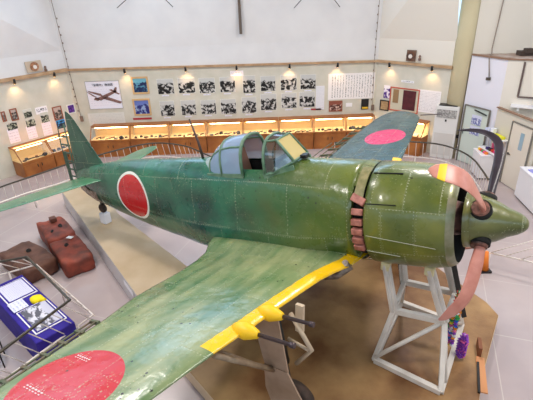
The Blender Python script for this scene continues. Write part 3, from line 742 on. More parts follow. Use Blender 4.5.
for a, xw, yw, zw in ((ML, -1.63, -.28, -.70), (MR, -1.03, -.26, -.68), (MBR, -1.0, .34, -.62), (MBL, -1.62, .34, -.64)):
    top = W(xw, yw, zw); mbx = MB(); t = (top - a)
    mbx.bar(a, top, .13, .05); mbx.bar(a, top, .05, .13)
    S(mbx, 'upright', steel_white, bevel=.004)
    mbx = MB(); mbx.box(top + Vector((0, 0, -.02)), (.13, .12, .14), rz=ROT); S(mbx, 'pad', mat('cream_pad', (232, 222, 176), .8, col2=(214, 200, 150), scale=12), bevel=.02)
mbx = MB(); mbx.bar(MBL + Vector((0, 0, -.1)), W(-1.62, .3, -.64), .1, .02); mbx.bar(MBR + Vector((.1, -.2, -.3)), W(-.86, .2, -.62), .07, .03); S(mbx, 'black_channel', black)

# prop for the tail wheel
tp = W(-8.52, 0, -.74)
o = MB().box((tp.x, tp.y, (.45 + tp.z) / 2), (.2, .18, tp.z - .45), rz=ROT).build('support_block', mat('white_block', (222, 224, 232), .6), bevel=.02)
tag(o, 'small white block under the tail wheel on the raised slab', 'block')
# paper crane strings
cols = [(230, 60, 60), (240, 150, 40), (250, 220, 60), (60, 170, 90), (50, 110, 210), (150, 70, 190), (235, 110, 170), (245, 245, 245)]
cm_ = [mat('origami_%s' % n_, c_, .6) for n_, c_ in zip(('red', 'orange', 'yellow', 'green', 'blue', 'purple', 'pink', 'white'), cols)]
def cranes(name, label, top, length, n, spread, palette, count):
    mb = MB()
    for s_ in range(n):
        dx, dy = random.uniform(-spread, spread), random.uniform(-spread, spread)
        mb.tube([top, top + Vector((dx, dy, -length))], .003, 4, mi=7)
        for k in range(count):
            f = (k + .7) / count; p = top + Vector((dx * min(1, f * 3), dy * min(1, f * 3), -length * f)); mi = random.choice(palette)
            a = random.uniform(0, 2 * PI); r = .032; i0 = len(mb.v)
            ux, uy = Vector((math.cos(a), math.sin(a), 0)), Vector((-math.sin(a), math.cos(a), 0))
            mb.v += [p + ux * r * 1.3 + Vector((0, 0, .02)), p - ux * r * 1.3 + Vector((0, 0, .025)), p + uy * r, p - uy * r, p + Vector((0, 0, -.03))]
            for f_ in ((0, 2, 4), (2, 1, 4), (1, 3, 4), (3, 0, 4), (0, 3, 2), (1, 2, 3)): mb.face([i0 + q for q in f_], mi)
    o = mb.build(name, cm_); return tag(o, label, 'paper cranes', kind=None)
cranes('paper_crane_strings', 'multicoloured strings of folded paper cranes hanging from the engine stand', Vector((2.60, 4.72, 1.36)), .8, 7, .055, range(8), 18)
cranes('paper_crane_strings', 'orange and green paper crane strings tied at the top right of the engine stand', Vector((2.66, 4.84, 1.42)), .55, 5, .05, (1, 3, 0), 12)
cranes('paper_crane_bundle', 'purple bundle of folded paper cranes hanging low beside the engine stand', Vector((2.80, 4.72, .74)), .44, 9, .05, (5, 5, 5, 5, 5, 6, 5), 9)

# ------------------------------------------------------------------ railings
def railing(label, top, low, post_every=6, bal=.21, group=None, r=.02, top_mat=None, n=6, posts=True):
    th = thing('barrier_railing', label, 'railing', (top[0][0], top[0][1], 0), 0, group); o0 = Vector((top[0][0], top[0][1], 0))
    T = smooth_path([Vector(p) - o0 for p in top], n) if n > 1 else [Vector(p) - o0 for p in top]; Lw = smooth_path([Vector(p) - o0 for p in low], n) if n > 1 else [Vector(p) - o0 for p in low]
    MB().tube(T, .024, 8).build('handrail', top_mat or dark_rail, th); MB().tube(Lw, .018, 8).build('lower_rail', white_metal, th)
    # resample
    def samp(P, k):
        L = [0]
        for a, b_ in zip(P, P[1:]): L.append(L[-1] + (b_ - a).length)
        out = []
        for i in range(k + 1):
            d = L[-1] * i / k
            for j in range(len(P) - 1):
                if L[j + 1] >= d - 1e-6: out.append(P[j].lerp(P[j + 1], (d - L[j]) / max(1e-6, L[j + 1] - L[j]))); break
        return out, L[-1]
    _, LT = samp(T, 2); k = max(2, int(LT / bal)); a, _ = samp(T, k); b_, _ = samp(Lw, k)
    for i, (p, q) in enumerate(zip(a, b_)):
        mid = p.lerp(q, .5) 
        MB().tube([p, mid, q], .009, 6).build('baluster', white_metal, th)
        if posts and i % post_every == 0:
            MB().tube([q, Vector((q.x, q.y, 0))], .018, 8).build('post', white_metal, th)
    return th
T0 = [(-8.3, 7.6), (-7.7, 9.0), (-6.95, 10.3), (-6.34, 11.12), (-5.75, 11.9), (-5.05, 12.62), (-4.31, 13.26), (-3.51, 13.57), (-2.53, 13.15), (-1.79, 12.3), (-1.2, 11.6)]
L0 = [(-8.45, 7.6), (-7.85, 9.0), (-7.08, 10.33), (-6.49, 11.1), (-5.9, 11.98), (-5.2, 12.75), (-4.4, 13.45), (-3.51, 13.75), (-2.45, 13.3), (-1.7, 12.4), (-1.1, 11.7)]
railing('curved railing with dark handrail and white balusters running round behind the tail', [(x, y, .95) for x, y in T0], [(x, y, .42) for x, y in L0], n=5)
T1 = [(2.2, 12.9), (3.3, 12.95), (4.4, 12.75), (5.25, 12.4), (5.62, 11.8), (5.72, 11.1), (5.6, 10.3), (5.45, 9.6)]
railing('curved railing passing behind the propeller by the air conditioner', [(x, y, .95) for x, y in T1], [(x + .06, y + .1, .42) for x, y in T1], n=5)
T2 = [(5.5, 9.2), (5.15, 8.2), (5.75, 7.0)]
railing('short railing beyond the spinner at the right of the hall', [(5.05, 6.85, .95), (5.6, 6.45, .95), (7.0, 5.5, .95)], [(4.45, 7.25, .42), (5.25, 6.75, .42), (6.9, 5.7, .42)], n=1, post_every=4)
railing('nearest railing with a dark handrail turning a corner beside the blue table', [(-6.6, 6.1, 1.0), (-5.2, 6.63, 1.0), (-4.5, 6.84, 1.0), (-3.18, 5.51, 1.0), (-3.71, 4.45, 1.0), (-4.3, 3.3, 1.0)],
        [(-6.7, 6.8, .45), (-5.3, 7.09, .45), (-4.73, 7.4, .45), (-3.02, 5.79, .45), (-3.5, 5.02, .45), (-4.35, 3.6, .45)], n=1, post_every=7)

# ------------------------------------------------------------------ display cases
strip_m = mat('tube_light', (255, 236, 200), .4, emit=(255, 226, 176), es=5)
relic_m = [mat('relic_rust', (110, 66, 40), .7, col2=(70, 44, 30), scale=20), mat('relic_grey', (96, 92, 88), .5, metal=.4), mat('relic_black', (34, 30, 28), .6), mat('relic_cream', (220, 208, 180), .6)]
ORD = ['first', 'second', 'third', 'fourth', 'fifth', 'sixth', 'seventh', 'eighth', 'ninth', 'tenth']
def case(w, t0, t1, zb, zt, dep, label, tagtxt, nrel=7):
    o_, t_, n_ = WALLS[w]; rz = math.atan2(t_.y, t_.x); flip = 1
    base = wpt(w, (t0 + t1) / 2, 0, 0); th = thing('display_case', label, 'display case', base)
    def P(t, d, z): return wpt(w, t, z, d) - base
    wd = t1 - t0; t0i, t1i = t0 + .012, t1 - .012
    def slabp(mb, pts, mi=0):  # profile (depth,z) extruded along wall
        a = [P(t0i, d, z) for d, z in pts]; v = P(t1i, 0, 0) - P(t0i, 0, 0); mb.poly(a, 1, tuple(v), mi); return mb
    slabp(MB(), [(.02, 0), (dep, 0), (dep, zb), (.02, zb)]).build('body', wood, th)
    for k in range(2):
        ta, tb = lerp(t0, t1, .03 + .49 * k), lerp(t0, t1, .48 + .49 * k); d = MB()
        a = [P(ta, dep + .0, .08), P(tb, dep, .08), P(tb, dep, zb - .07), P(ta, dep, zb - .07)]; d.poly(a, .018, (n_.x, n_.y, 0)); dd = d.build('door', wood, th)
        h = MB(); c = P(lerp(ta, tb, .9 if k == 0 else .1), dep + .03, zb * .66); h.box(c, (.02, .02, .1)); h.build('handle', black, dd)
    MB().poly([P(t0i, .04, zb + .004), P(t1i, .04, zb + .004), P(t1i, dep - .03, zb + .004), P(t0i, dep - .03, zb + .004)], .02).build('display_deck', cream_in, th)
    MB().poly([P(t0i, .03, zb), P(t1i, .03, zb), P(t1i, .03, zt), P(t0i, .03, zt)], .015, (n_.x, n_.y, 0)).build('back_board', cream_in, th)
    slabp(MB(), [(.0, zt), (dep * .52, zt), (dep * .52, zt + .045), (.0, zt + .045)]).build('top_board', wood, th)
    fr = MB(); fr.bar(P(t0i, dep, zb + .02), P(t1i, dep, zb + .02), .04, .05)
    for t in (t0i + .01, t1i - .01): fr.bar(P(t, dep, zb), P(t, dep * .52, zt), .025, .025)
    fr.build('glazing_frame', wood, th)
    gz = MB(); gz.quad(P(t0i, dep - .005, zb + .03), P(t1i, dep - .005, zb + .03), P(t1i, dep * .52, zt), P(t0i, dep * .52, zt)); gz.build('glass_pane', case_glass, th, fix=False)
    tl_ = MB(); tl_.tube([P(t0 + .12, dep * .42, zt - .04), P(t1 - .12, dep * .42, zt - .04)], .018, 8); tl_.build('tube_lamp', strip_m, th)
    # relics
    for k in range(nrel):
        t = lerp(t0 + .12, t1 - .1, (k + .5) / nrel) + random.uniform(-.03, .03); d_ = random.uniform(dep * .55, dep - .14); c = wpt(w, t, zb + .024, d_); mb = MB(); kind = random.choice(['block', 'disc', 'rod', 'lump'])
        if tagtxt.startswith('sixth'): kind = 'rod'
        s_ = random.uniform(.05, .09); mi = random.choice(relic_m[:3])
        if kind == 'block': mb.box((0, 0, s_ * .5), (s_ * 1.6, s_ * 1.2, s_), rz=random.random(), taper=.7); nm, ds = 'corroded_fitting', 'small corroded metal fitting'
        elif kind == 'disc':
            mb.loft([[(r * math.cos(2 * PI * j / 12), r * math.sin(2 * PI * j / 12), z) for j in range(12)] for r, z in ((s_, 0), (s_, .02), (s_ * .4, .035))], cap0=True, cap1=True); nm, ds = 'metal_disc', 'small round metal disc'
        elif kind == 'rod':
            a = random.uniform(.6, 1.1); mb.tube([(-.1 * math.cos(a), -.1 * math.sin(a), .02), (.0, 0, .024), (.1 * math.cos(a), .1 * math.sin(a), .02)], [.02, .016, .02], 8); nm, ds = 'metal_rod', 'short corroded metal rod'
        else:
            mb.loft([[(s_ * r * math.cos(2 * PI * j / 9) * random.uniform(.75, 1.2), s_ * r * math.sin(2 * PI * j / 9) * random.uniform(.75, 1.2), z * s_ * 1.3) for j in range(9)] for r, z in ((.9, 0), (1, .4), (.6, .9), (.2, 1))], cap0=True, cap1=True); nm, ds = 'rusty_fragment', 'small rusty wreck fragment'
        ob_ = mb.build(nm, mi); ob_.location = c
        pos = ['far left', 'left', 'left of middle', 'middle', 'right of middle', 'right', 'far right'][min(6, int(k * 7 / nrel))]
        tag(ob_, '%s, %s in the %s' % (ds, pos, tagtxt), 'relic', 'wreck relics in the %s' % tagtxt)
    return th
bounds = [.55, 2.0, 3.42, 4.78, 6.12, 7.42, 8.68, 9.86, 10.95]
DEP = .68
# zb: timber height, zt: top of glazing
for i in range(8):
    case('B', bounds[i], bounds[i + 1], .60, 1.03, DEP, 'wooden display case with lit sloping glass, %s from the left along the back wall' % ORD[i], '%s case along the back wall' % ORD[i])
case('L', .45, 1.55, .50, .93, DEP, 'lit wooden display case on the left wall nearest the corner behind the fin', 'left wall case nearest the corner', 5)
case('L', 1.55, 2.65, .50, .93, DEP, 'lit wooden display case at the left end of the left wall', 'left wall case farthest from the corner', 6)
case('R', .75, 2.15, .64, 1.08, .6, 'lit wooden display case below the calligraphy on the right-hand wall', 'right wall case', 5)
# case lighting: one warm lamp per run of cases
def area(name, loc, size, energy, color, rot=(0, 0, 0), sy=None, spread=None):
    l = bpy.data.lights.new(name, 'AREA'); l.energy = energy; l.color = color; l.size = size
    if sy: l.shape = 'RECTANGLE'; l.size_y = sy
    if spread: l.spread = spread
    o = bpy.data.objects.new(name, l); COL.objects.link(o); o.location = loc; o.rotation_euler = rot; return o
for i in range(8):
    p = wpt('B', (bounds[i] + bounds[i + 1]) / 2, 1.0, .30); area('case_light', p, 1.0, 7, (1, .8, .55), (0, 0, 0), .04)
for w, t in (('L', 1.0), ('L', 2.1), ('R', 1.45)):
    p = wpt(w, t, 1.0, .30); o_, t_, n_ = WALLS[w]; area('case_light', p, 1.1, 7, (1, .8, .55), (0, 0, math.atan2(t_.y, t_.x)), .04)

# ------------------------------------------------------------------ things on the walls
def panel_px(w, x0, y0, x1, y1, name, label, cat, mt, frame=None, fw=.035, group=None, off=.012, thick=.012, mat_border=None):
    """flat sheet or frame whose opposite corners sit at the two photo points on wall w"""
    ta, za = wpix(w, x0, y0); tb, zb = wpix(w, x1, y1)
    if ta > tb: ta, tb = tb, ta
    if zb > za: za, zb = zb, za
    return panel(w, ta, tb, zb, za, name, label, cat, mt, frame, fw, group, off, thick, mat_border)
def panel(w, ta, tb, z0, z1, name, label, cat, mt, frame=None, fw=.035, group=None, off=.012, thick=.012, mat_border=None):
    o_, t_, n_ = WALLS[w]; left_first = t_.x > 0 
    base = wpt(w, (ta + tb) / 2, z0, 0); P = lambda t, d, z: wpt(w, t, z, d) - base
    def sheet(a, b_, c, d, dd, th_, mt_, nm, par):
        mb = MB(); pts = [P(a, dd, c), P(b_, dd, c), P(b_, dd, d), P(a, dd, d)]; mb.poly(pts, th_, (n_.x, n_.y, 0))
        uvq = [(0, 0), (1, 0), (1, 1), (0, 1)]
        if not left_first: uvq = [(1, 0), (0, 0), (0, 1), (1, 1)]
        mb.uv[1] = uvq; mb.uv[0] = uvq[::-1]
        return mb.build(nm, mt_, par, fix=False)
    if frame is None and mat_border is None:
        o = sheet(ta, tb, z0, z1, .0005, thick, mt, name, None); o.location = base; return tag(o, label, cat, group)
    th = thing(name, label, cat, base, 0, group)
    f = fw
    if frame is not None:
        mb = MB()
        for a, b_, c, d in ((ta, tb, z1 - f, z1), (ta, tb, z0, z0 + f), (ta, ta + f, z0 + f, z1 - f), (tb - f, tb, z0 + f, z1 - f)):
            mb.poly([P(a, .0005, c), P(b_, .0005, c), P(b_, .0005, d), P(a, .0005, d)], .0315, (n_.x, n_.y, 0))
        mb.build('frame', frame, th)
        sheet(ta + f, tb - f, z0 + f, z1 - f, .0005, .0135, mt, 'picture', th)
    else:
        sheet(ta, tb, z0, z1, .0005, .0095, mat_border, 'mount', th)
        sheet(ta + f, tb - f, z0 + f, z1 - f, .010, .004, mt, 'picture', th)
    return th
mount = mat('photo_mount', (226, 224, 216), .7)
pine = mat('pine_frame', (206, 170, 122), .5); redwood = mat('redwood_frame', (150, 84, 56), .5)
# two colour photographs
panel_px('B', 130.5, 77, 150, 93.5, 'framed_photo', 'pine-framed blue colour photograph, upper of the two on the back wall', 'picture', photo_mat('blue_photo_a', (20, 40, 84), (90, 150, 176), (110, 176, 196), 4, 3), pine, .06)
panel_px('B', 132, 99, 152, 115, 'framed_photo', 'pine-framed blue and white colour photograph, lower of the two on the back wall', 'picture', photo_mat('blue_photo_b', (34, 40, 116), (150, 170, 206), (104, 122, 190), 4, 5), pine, .06)
# black and white photographs, 8 above and 8 below
up = [(157, 80, 174, 93), (178, 79, 195, 92), (199, 79, 215, 92), (220, 78, 235, 91), (243, 76.5, 255, 92), (261, 77, 275, 90), (281, 76, 296, 89), (301, 75.5, 315, 88)]
dn = [(160, 102, 175, 115), (181, 101, 196, 114), (201, 101, 216, 113), (221, 100, 236, 113), (242, 98, 256, 112), (261, 95, 276, 109), (282, 94, 296, 107), (300, 93, 314, 106)]
for row, (lst, rn) in enumerate(((up, 'upper'), (dn, 'lower'))):
    for i, (a, b_, c, d) in enumerate(lst):
        pm_ = photo_mat('old_photo_%s_%s' % (rn, ORD[i]), (22, 22, 22), (205, 203, 198), (200, 200, 196), 4 + (i % 3), i * 2.3 + row * 7.1)
        panel_px('B', a - .8, b_ - .8, c + .8, d + .8, 'mounted_photo', 'black and white photograph, %s in the %s row on the back wall' % (ORD[i], rn), 'photograph', pm_, None, .012, 'black and white photographs on the back wall', mat_border=mount)
        t_, z_ = wpix('B', (a + c) / 2, d + 2.6)
        panel('B', t_ - .13, t_ + .13, z_ - .022, z_ + .022, 'photo_caption', 'small white caption strip under the %s photograph of the %s row' % (ORD[i], rn), 'caption', text_mat('caption_print', (232, 230, 240), (120, 116, 150), 2, 6), group='caption strips under the photographs')
# aircraft cutaway poster
po = panel_px('B', 84.5, 81.5, 123.5, 108, 'aircraft_poster', 'white poster of a brown cutaway aircraft drawing near the left corner', 'poster', text_mat('poster_paper', (236, 234, 244), (170, 168, 186), 12, 14, amt=.3), mat('poster_edge', (170, 164, 160), .6), .008)
t0, z0 = wpix('B', 84.5, 108); t1, z1 = wpix('B', 123.5, 81.5)
pd = MB(); pw, ph = t1 - t0, z1 - z0
def pp(u, v, d=.022): return wpt('B', t0 + pw * u, z0 + ph * v, d) - po.location
def strokes(mb, quads):
    for q in quads: mb.poly([pp(*a) for a in q], .003, (0, -1, 0))
strokes(pd, [[(.30, .36), (.42, .28), (.82, .62), (.78, .68)], [(.12, .66), (.18, .62), (.36, .40), (.26, .46)], [(.14, .70), (.20, .62), (.50, .42), (.44, .56)], [(.46, .36), (.56, .44), (.90, .20), (.84, .13)], [(.72, .62), (.80, .60), (.83, .78), (.79, .80)], [(.64, .70), (.70, .72), (.88, .52), (.84, .50)], [(.26, .32), (.36, .27), (.40, .36), (.30, .42)]])
pd.build('aircraft_drawing', mat('drawing_brown', (104, 74, 68), .7, col2=(150, 112, 104), scale=25), po)
fc = bpy.data.curves.new('title', 'FONT')
fc.body = '「紫電改」構造図'; fc.size = .1; fc.align_x = 'CENTER'; fc.extrude = .002
try:
    fo0 = bpy.data.objects.new('title_curve', fc); fo = bpy.data.objects.new('poster_title', bpy.data.meshes.new_from_object(fo0)); bpy.data.objects.remove(fo0); COL.objects.link(fo); fo.parent = po; fo.location = pp(.5, .86); fo.rotation_euler = (PI / 2, 0, 0); fo.data.materials.clear(); fo.data.materials.append(mat('ink', (44, 40, 60), .6))
except Exception: pass
panel_px('B', 87.5, 113.5, 126, 124, 'notice_sheets', 'row of four pale printed sheets under the aircraft poster', 'notice', text_mat('notice_print', (222, 220, 212), (150, 148, 146), 8, 16, amt=.4))
panel_px('B', 133, 118, 152, 119.2, 'red_caption', 'thin red printed caption below the lower blue photograph', 'caption', mat('red_strip', (170, 50, 60), .6))
panel_px('B', 230, 71, 243.5, 75.8, 'title_sign', 'small white title sign above the photographs under the middle spotlight', 'sign', text_mat('sign_print', (244, 238, 240), (190, 160, 176), 1, 5))
panel_px('B', 316, 86, 324, 109.5, 'notice_sheet', 'tall white printed notice right of the photographs', 'notice', text_mat('notice_tall', (228, 228, 232), (150, 150, 165), 18, 6, amt=.4))
panel_px('B', 311, 108.6, 321, 109.8, 'red_caption', 'thin red printed caption right of the last photograph', 'caption', mat('red_strip', (170, 50, 60), .6))
panel_px('B', 328.5, 74, 373.5, 98, 'calligraphy_sheet', 'large white sheet of vertical brush writing on the back wall', 'calligraphy', text_mat('brush_vertical', (240, 236, 234), (52, 48, 54), 17, 12, True, .85))
panel_px('B', 329, 101, 342, 111, 'framed_photo', 'small brown framed photograph under the brush writing', 'picture', photo_mat('sepia', (90, 46, 36), (220, 190, 176), (150, 84, 66), 4, 9), redwood, .03)
panel_px('B', 346, 103, 352, 106.5, 'small_card', 'small white card between the brown photograph and the black plaque', 'card', white_paper)
pq = panel_px('B', 361.5, 99, 368, 109, 'black_plaque', 'black plaque with yellow foot under the brush writing', 'plaque', black, mat('plaque_black', (26, 24, 20), .4), .02)
o_ = pq.location; q = MB(); ta, za = wpix('B', 361.5, 109); tb, zb_ = wpix('B', 368, 106.5); q.poly([wpt('B', ta + .01, za + .01, .03) - o_, wpt('B', tb - .01, za + .01, .03) - o_, wpt('B', tb - .01, zb_, .03) - o_, wpt('B', ta + .01, zb_, .03) - o_], .006, (0, -1, 0)); q.build('yellow_foot', mat('plaque_yellow', (206, 170, 40), .5), pq)
# left wall pictures
lw = [(0, 112, 7, 121, 'framed_photo', 'red-framed photograph at the left edge of the left wall', redwood, 0), (8.5, 109.5, 19, 119.5, 'framed_photo', 'red-framed photograph second from the left on the left wall', redwood, 1),
      (51.5, 107.5, 63.5, 118.5, 'framed_photo', 'brown wooden framed photograph left of the fin tip', redwood, 4), ]
for a, b_, c, d, nm, lb, fm_, sd_ in lw: panel_px('L', a, b_, c, d, nm, lb, 'picture', photo_mat('left_photo_%s' % ORD[sd_], (60, 54, 52), (170, 160, 150), (190, 176, 168), 5, sd_ + 11), fm_, .03)
for a, b_, c, d, lb, sd_ in ((22, 110, 33, 117, 'aircraft photograph top of the column third from the left on the left wall', 5), (24, 118, 36.5, 125.5, 'aircraft photograph lower of the column third from the left on the left wall', 6),
                             (39, 113, 50, 121.5, 'pale green aircraft photograph under the small title sign on the left wall', 7), (5, 122, 18.5, 128.5, 'wide pale aircraft photograph above the leftmost printed notice', 8)):
    panel_px('L', a, b_, c, d, 'mounted_photo', lb, 'photograph', photo_mat('left_photo_%s' % ORD[sd_], (40, 44, 36), (176, 182, 160), (206, 208, 198), 4, sd_ + 11), None, .012, mat_border=mount)
for a, b_, c, d, lb in ((6.5, 130, 21, 141, 'white printed notice, leftmost of three on the left wall'), (25.5, 127, 38, 137, 'white printed notice, middle of three on the left wall'), (41, 123.5, 53, 133.5, 'white printed notice, rightmost of three on the left wall')):
    panel_px('L', a, b_, c, d, 'notice_sheet', lb, 'notice', text_mat('left_notice', (236, 234, 242), (150, 148, 170), 5, 4, amt=.5))
panel_px('L', 34.5, 108, 48, 112, 'title_sign', 'small white title sign above the photographs on the left wall', 'sign', text_mat('sign_dark', (244, 242, 244), (60, 56, 70), 1, 5, amt=.9))
panel_px('L', 55, 119, 66, 127, 'blue_card', 'bright blue card with a dark aircraft picture beside the rudder', 'card', photo_mat('blue_card_print', (20, 40, 60), (60, 150, 220), (60, 160, 226), 3, 4))
panel_px('L', 66, 105, 76, 112.5, 'purple_card', 'purple printed card in a cream mount right of the fin tip', 'card', photo_mat('purple_print', (60, 24, 110), (120, 70, 170), (90, 50, 140), 3, 6), None, .04, mat_border=mount)
# right wall
panel_px('R', 401.5, 80, 414, 83.4, 'title_sign', 'small white title sign on the right wall above the glazed panel', 'sign', text_mat('sign_dark', (244, 242, 244), (60, 56, 70), 1, 5, amt=.9))
panel_px('R', 418, 89, 438.5, 114.5, 'calligraphy_sheet', 'tall white written sheet on the right wall beside the air conditioner', 'notice', text_mat('written_sheet', (240, 236, 236), (110, 106, 112), 16, 14, amt=.6))
gp = panel_px('R', 391, 86.5, 417.5, 114, 'framed_flag', 'red-framed glazed panel with a maroon cloth on the right wall', 'picture', mat('flag_back', (206, 200, 176), .6), mat('red_frame', (190, 84, 60), .45), .035)
for a, b_, c, d, mt_, nm in ((404, 90, 414.5, 111, mat('maroon_cloth', (92, 34, 42), .8, col2=(70, 26, 34), scale=6), 'maroon_cloth'), (394, 89, 398, 103, mat('brown_strip', (150, 120, 84), .7), 'brown_strip')):
    ta, za = wpix('R', a, b_); tb, zb_ = wpix('R', c, d); q = MB(); q.poly([wpt('R', x, z, .016) - gp.location for x, z in ((ta, zb_), (tb, zb_), (tb, za), (ta, za))], .012, (rinn.x, rinn.y, 0)); q.build(nm, mt_, gp)
panel_px('R', 384.5, 85, 389.5, 98.5, 'flyer', 'narrow white flyer with a purple picture on the right wall', 'flyer', photo_mat('purple_flyer', (70, 30, 130), (236, 226, 240), (244, 240, 244), 2, 2))
panel_px('R', 380.5, 99.5, 388.5, 111, 'framed_photo', 'black-framed tan picture at the left end of the right wall', 'picture', mat('tan_print', (190, 160, 116), .6, col2=(160, 124, 84), scale=20), black, .03)
# wooden-framed pictures standing on the picture rail
def leaning(w, x0, y0, x1, y1, lb, dark_round=False):
    t_a, z_a = wpix(w, x0, y1, .08); t_b, z_b = wpix(w, x1, y0, .08)
    if t_a > t_b: t_a, t_b = t_b, t_a
    base = wpt(w, (t_a + t_b) / 2, z_a, .06); th = thing('round_plaque' if not dark_round else 'portrait_plaque', lb, 'plaque', base); n_ = WALLS[w][2]
    P = lambda t, z, d: wpt(w, t, z, d) - base
    MB().poly([P(t_a, z_a, .04), P(t_b, z_a, .04), P(t_b, z_b, .02), P(t_a, z_b, .02)], .02, (n_.x, n_.y, 0)).build('board', mat('plaque_board' + str(dark_round), (120, 92, 74) if dark_round else (196, 178, 156), .6), th)
    c = ((t_a + t_b) / 2, (z_a + z_b) / 2); r = (z_b - z_a) * .42
    MB().poly([P(c[0] + r * math.cos(q), c[1] + r * math.sin(q), .065) for q in [2 * PI * k / 20 for k in range(20)]], .03, (n_.x, n_.y, 0)).build('disc', mat('disc_brown' + str(dark_round), (196, 140, 100) if not dark_round else (60, 44, 38), .5, col2=(120, 76, 50), scale=12), th)
    MB().poly([P(c[0] + r * .45 * math.cos(q), c[1] - r * .1 + r * .45 * math.sin(q), .10) for q in [2 * PI * k / 14 for k in range(14)]], .012, (n_.x, n_.y, 0)).build('medallion', mat('medal_white', (232, 224, 214), .4), th)
leaning('L', 28, 60, 41, 73, 'pale square plaque with a round copper relief on the left picture rail')
leaning('R', 405.5, 50.5, 416, 61, 'dark brown square plaque with a white centre on the right picture rail', True)
for w, x, y, lb in (('L', 46, 71, 'tiny figurine standing on the left picture rail'), ('R', 419.5, 60.5, 'tiny figurine standing on the right picture rail')):
    t_, z_ = wpix(w, x, y, .06); q = MB(); q.loft([[(r * math.cos(2 * PI * j / 10), r * math.sin(2 * PI * j / 10), z) for j in range(10)] for r, z in ((.045, 0), (.05, .05), (.025, .09), (.04, .13), (.02, .17))], cap0=True, cap1=True)
    o = q.build('figurine', mat('figurine_brown', (120, 96, 84), .6)); o.location = wpt(w, t_, z_, .07); tag(o, lb, 'figurine')

# spotlights on the rail
def spot(w, x, y, lb, e=10):
    t_, _ = wpix(w, x, y, .1); zr = {'B': railz(CL.x + t_), 'L': 3.06, 'R': 2.94}[w] - .03; p = wpt(w, t_, zr, .16); n_ = WALLS[w][2]
    th = thing('track_spotlight', lb, 'spotlight', p, 0, 'black spotlights along the picture rail')
    MB().bar((-n_.x * .1, -n_.y * .1, .02), (0, 0, -.02), .025, .03).build('arm', black, th)
    MB().tube([(n_.x * .03, n_.y * .03, .03), (-n_.x * .02, -n_.y * .02, -.11)], [.03, .045], 10).build('lamp_head', black, th)
    MB().tube([(-n_.x * .02, -n_.y * .02, -.112), (-n_.x * .022, -n_.y * .022, -.118)], .036, 10).build('bulb', mat('bulb', (255, 230, 190), .3, emit=(255, 196, 120), es=5), th)
    l = bpy.data.lights.new('spot_beam', 'SPOT'); l.energy = e; l.color = (1, .62, .3); l.spot_size = 1.9; l.spot_blend = 1.0; l.shadow_soft_size = .03
    o = bpy.data.objects.new('spot_beam', l); COL.objects.link(o); o.location = p + Vector((n_.x * .04, n_.y * .04, -.13)); d = Vector((-n_.x * .35, -n_.y * .35, -1)); o.rotation_euler = d.to_track_quat('-Z', 'Y').to_euler()
pos = [('L', 13, 80, 'leftmost spotlight on the left picture rail'), ('L', 53, 73, 'spotlight on the left picture rail nearest the corner'), ('B', 124.5, 69, 'spotlight above the right edge of the aircraft poster'), ('B', 185.5, 68, 'spotlight above the second black and white photograph'),
       ('B', 236.5, 67, 'spotlight directly above the small title sign'), ('B', 289.5, 64, 'spotlight above the seventh black and white photograph'), ('B', 337.5, 63, 'spotlight above the large brush writing sheet'), ('R', 390.5, 62, 'spotlight left of the dark plaque on the right rail'), ('R', 433, 66, 'rightmost spotlight on the right rail')]
for a in pos: spot(*a)

# thin cable chains beside the two corners, hanging post and stays under the ring beam
for w, t_, lb in (('B', .12, 'thin dark chain hanging in the left corner of the back wall'), ('B', 10.85, 'thin dark chain hanging in the right corner of the back wall')):
    mb = MB(); base = wpt(w, t_, 0, .06)
    top = wpt(w, t_, TOP - .02, .2) - base; mb.tube([top, Vector((0, 0, 3.0)), Vector((.05, 0, 1.35))], .008, 6)
    for k in range(14): mb.box(Vector((0.0, -.01, 1.6 + k * .26)), (.03, .03, .05))
    mb.box((.06, 0, 1.3), (.1, .05, .2)); o = mb.build('blind_chain', mat('chain_brown', (120, 100, 88), .5)); o.location = base; tag(o, lb, 'chain')
p = wpt('B', 6.22, 4.02, .15); mb = MB(); mb.box((0, 0, .66), (.09, .12, 1.32)); struct(mb.build('trim_8', mat('ring_beam_brown', (96, 84, 74), .6))).location = p
for x0, x1, x2, lb in ((117, 128, 0, 'left'), (164, 173, 1, 'left'), (294, 303, 0, 'right'), (333, 340, 1, 'right')):
    ya, yb = (8, -2) if x2 == 0 else (-2, 7); ta, za = wpix('B', x0, ya, .3); tb, zb_ = wpix('B', x1, yb, .3)
    mb = MB(); mb.tube([wpt('B', ta, za, .3), wpt('B', tb, zb_, .3)], .012, 6); struct(mb.build('trim_%d' % (9 + x0 % 4), black))
# ------------------------------------------------------------------ office block and right side
blk = MB(); F_ = [(6.40, 13.56), (6.90, 12.42), (8.2, 11.6), (11, 9.9), (11, 13.2), (6.45, 13.66)]
blk.loft([[(x, y, z) for x, y in F_] for z in (0, 3.35)], cap0=True, cap1=True, sm=False)
o = struct(blk.build('wall_office', [lav_wall]))
o.data.materials.append(cream_wall); o.data.materials.append(mat('roof_brown', (150, 120, 100), .7, col2=(190, 176, 166), scale=3))
for pl_ in o.data.polygons:
    pl_.use_smooth = False
    if abs(pl_.normal.z) > .9: pl_.material_index = 2
    elif pl_.center.x > 7.2: pl_.material_index = 1
tr = MB(); tr.bar((6.40, 13.54, 3.36), (6.90, 12.38, 3.36), .06, .05); tr.bar((6.9, 12.40, 3.36), (11, 9.86, 3.36), .05, .04); struct(tr.build('trim_13', mat('edge_brown', (140, 108, 86), .6)))
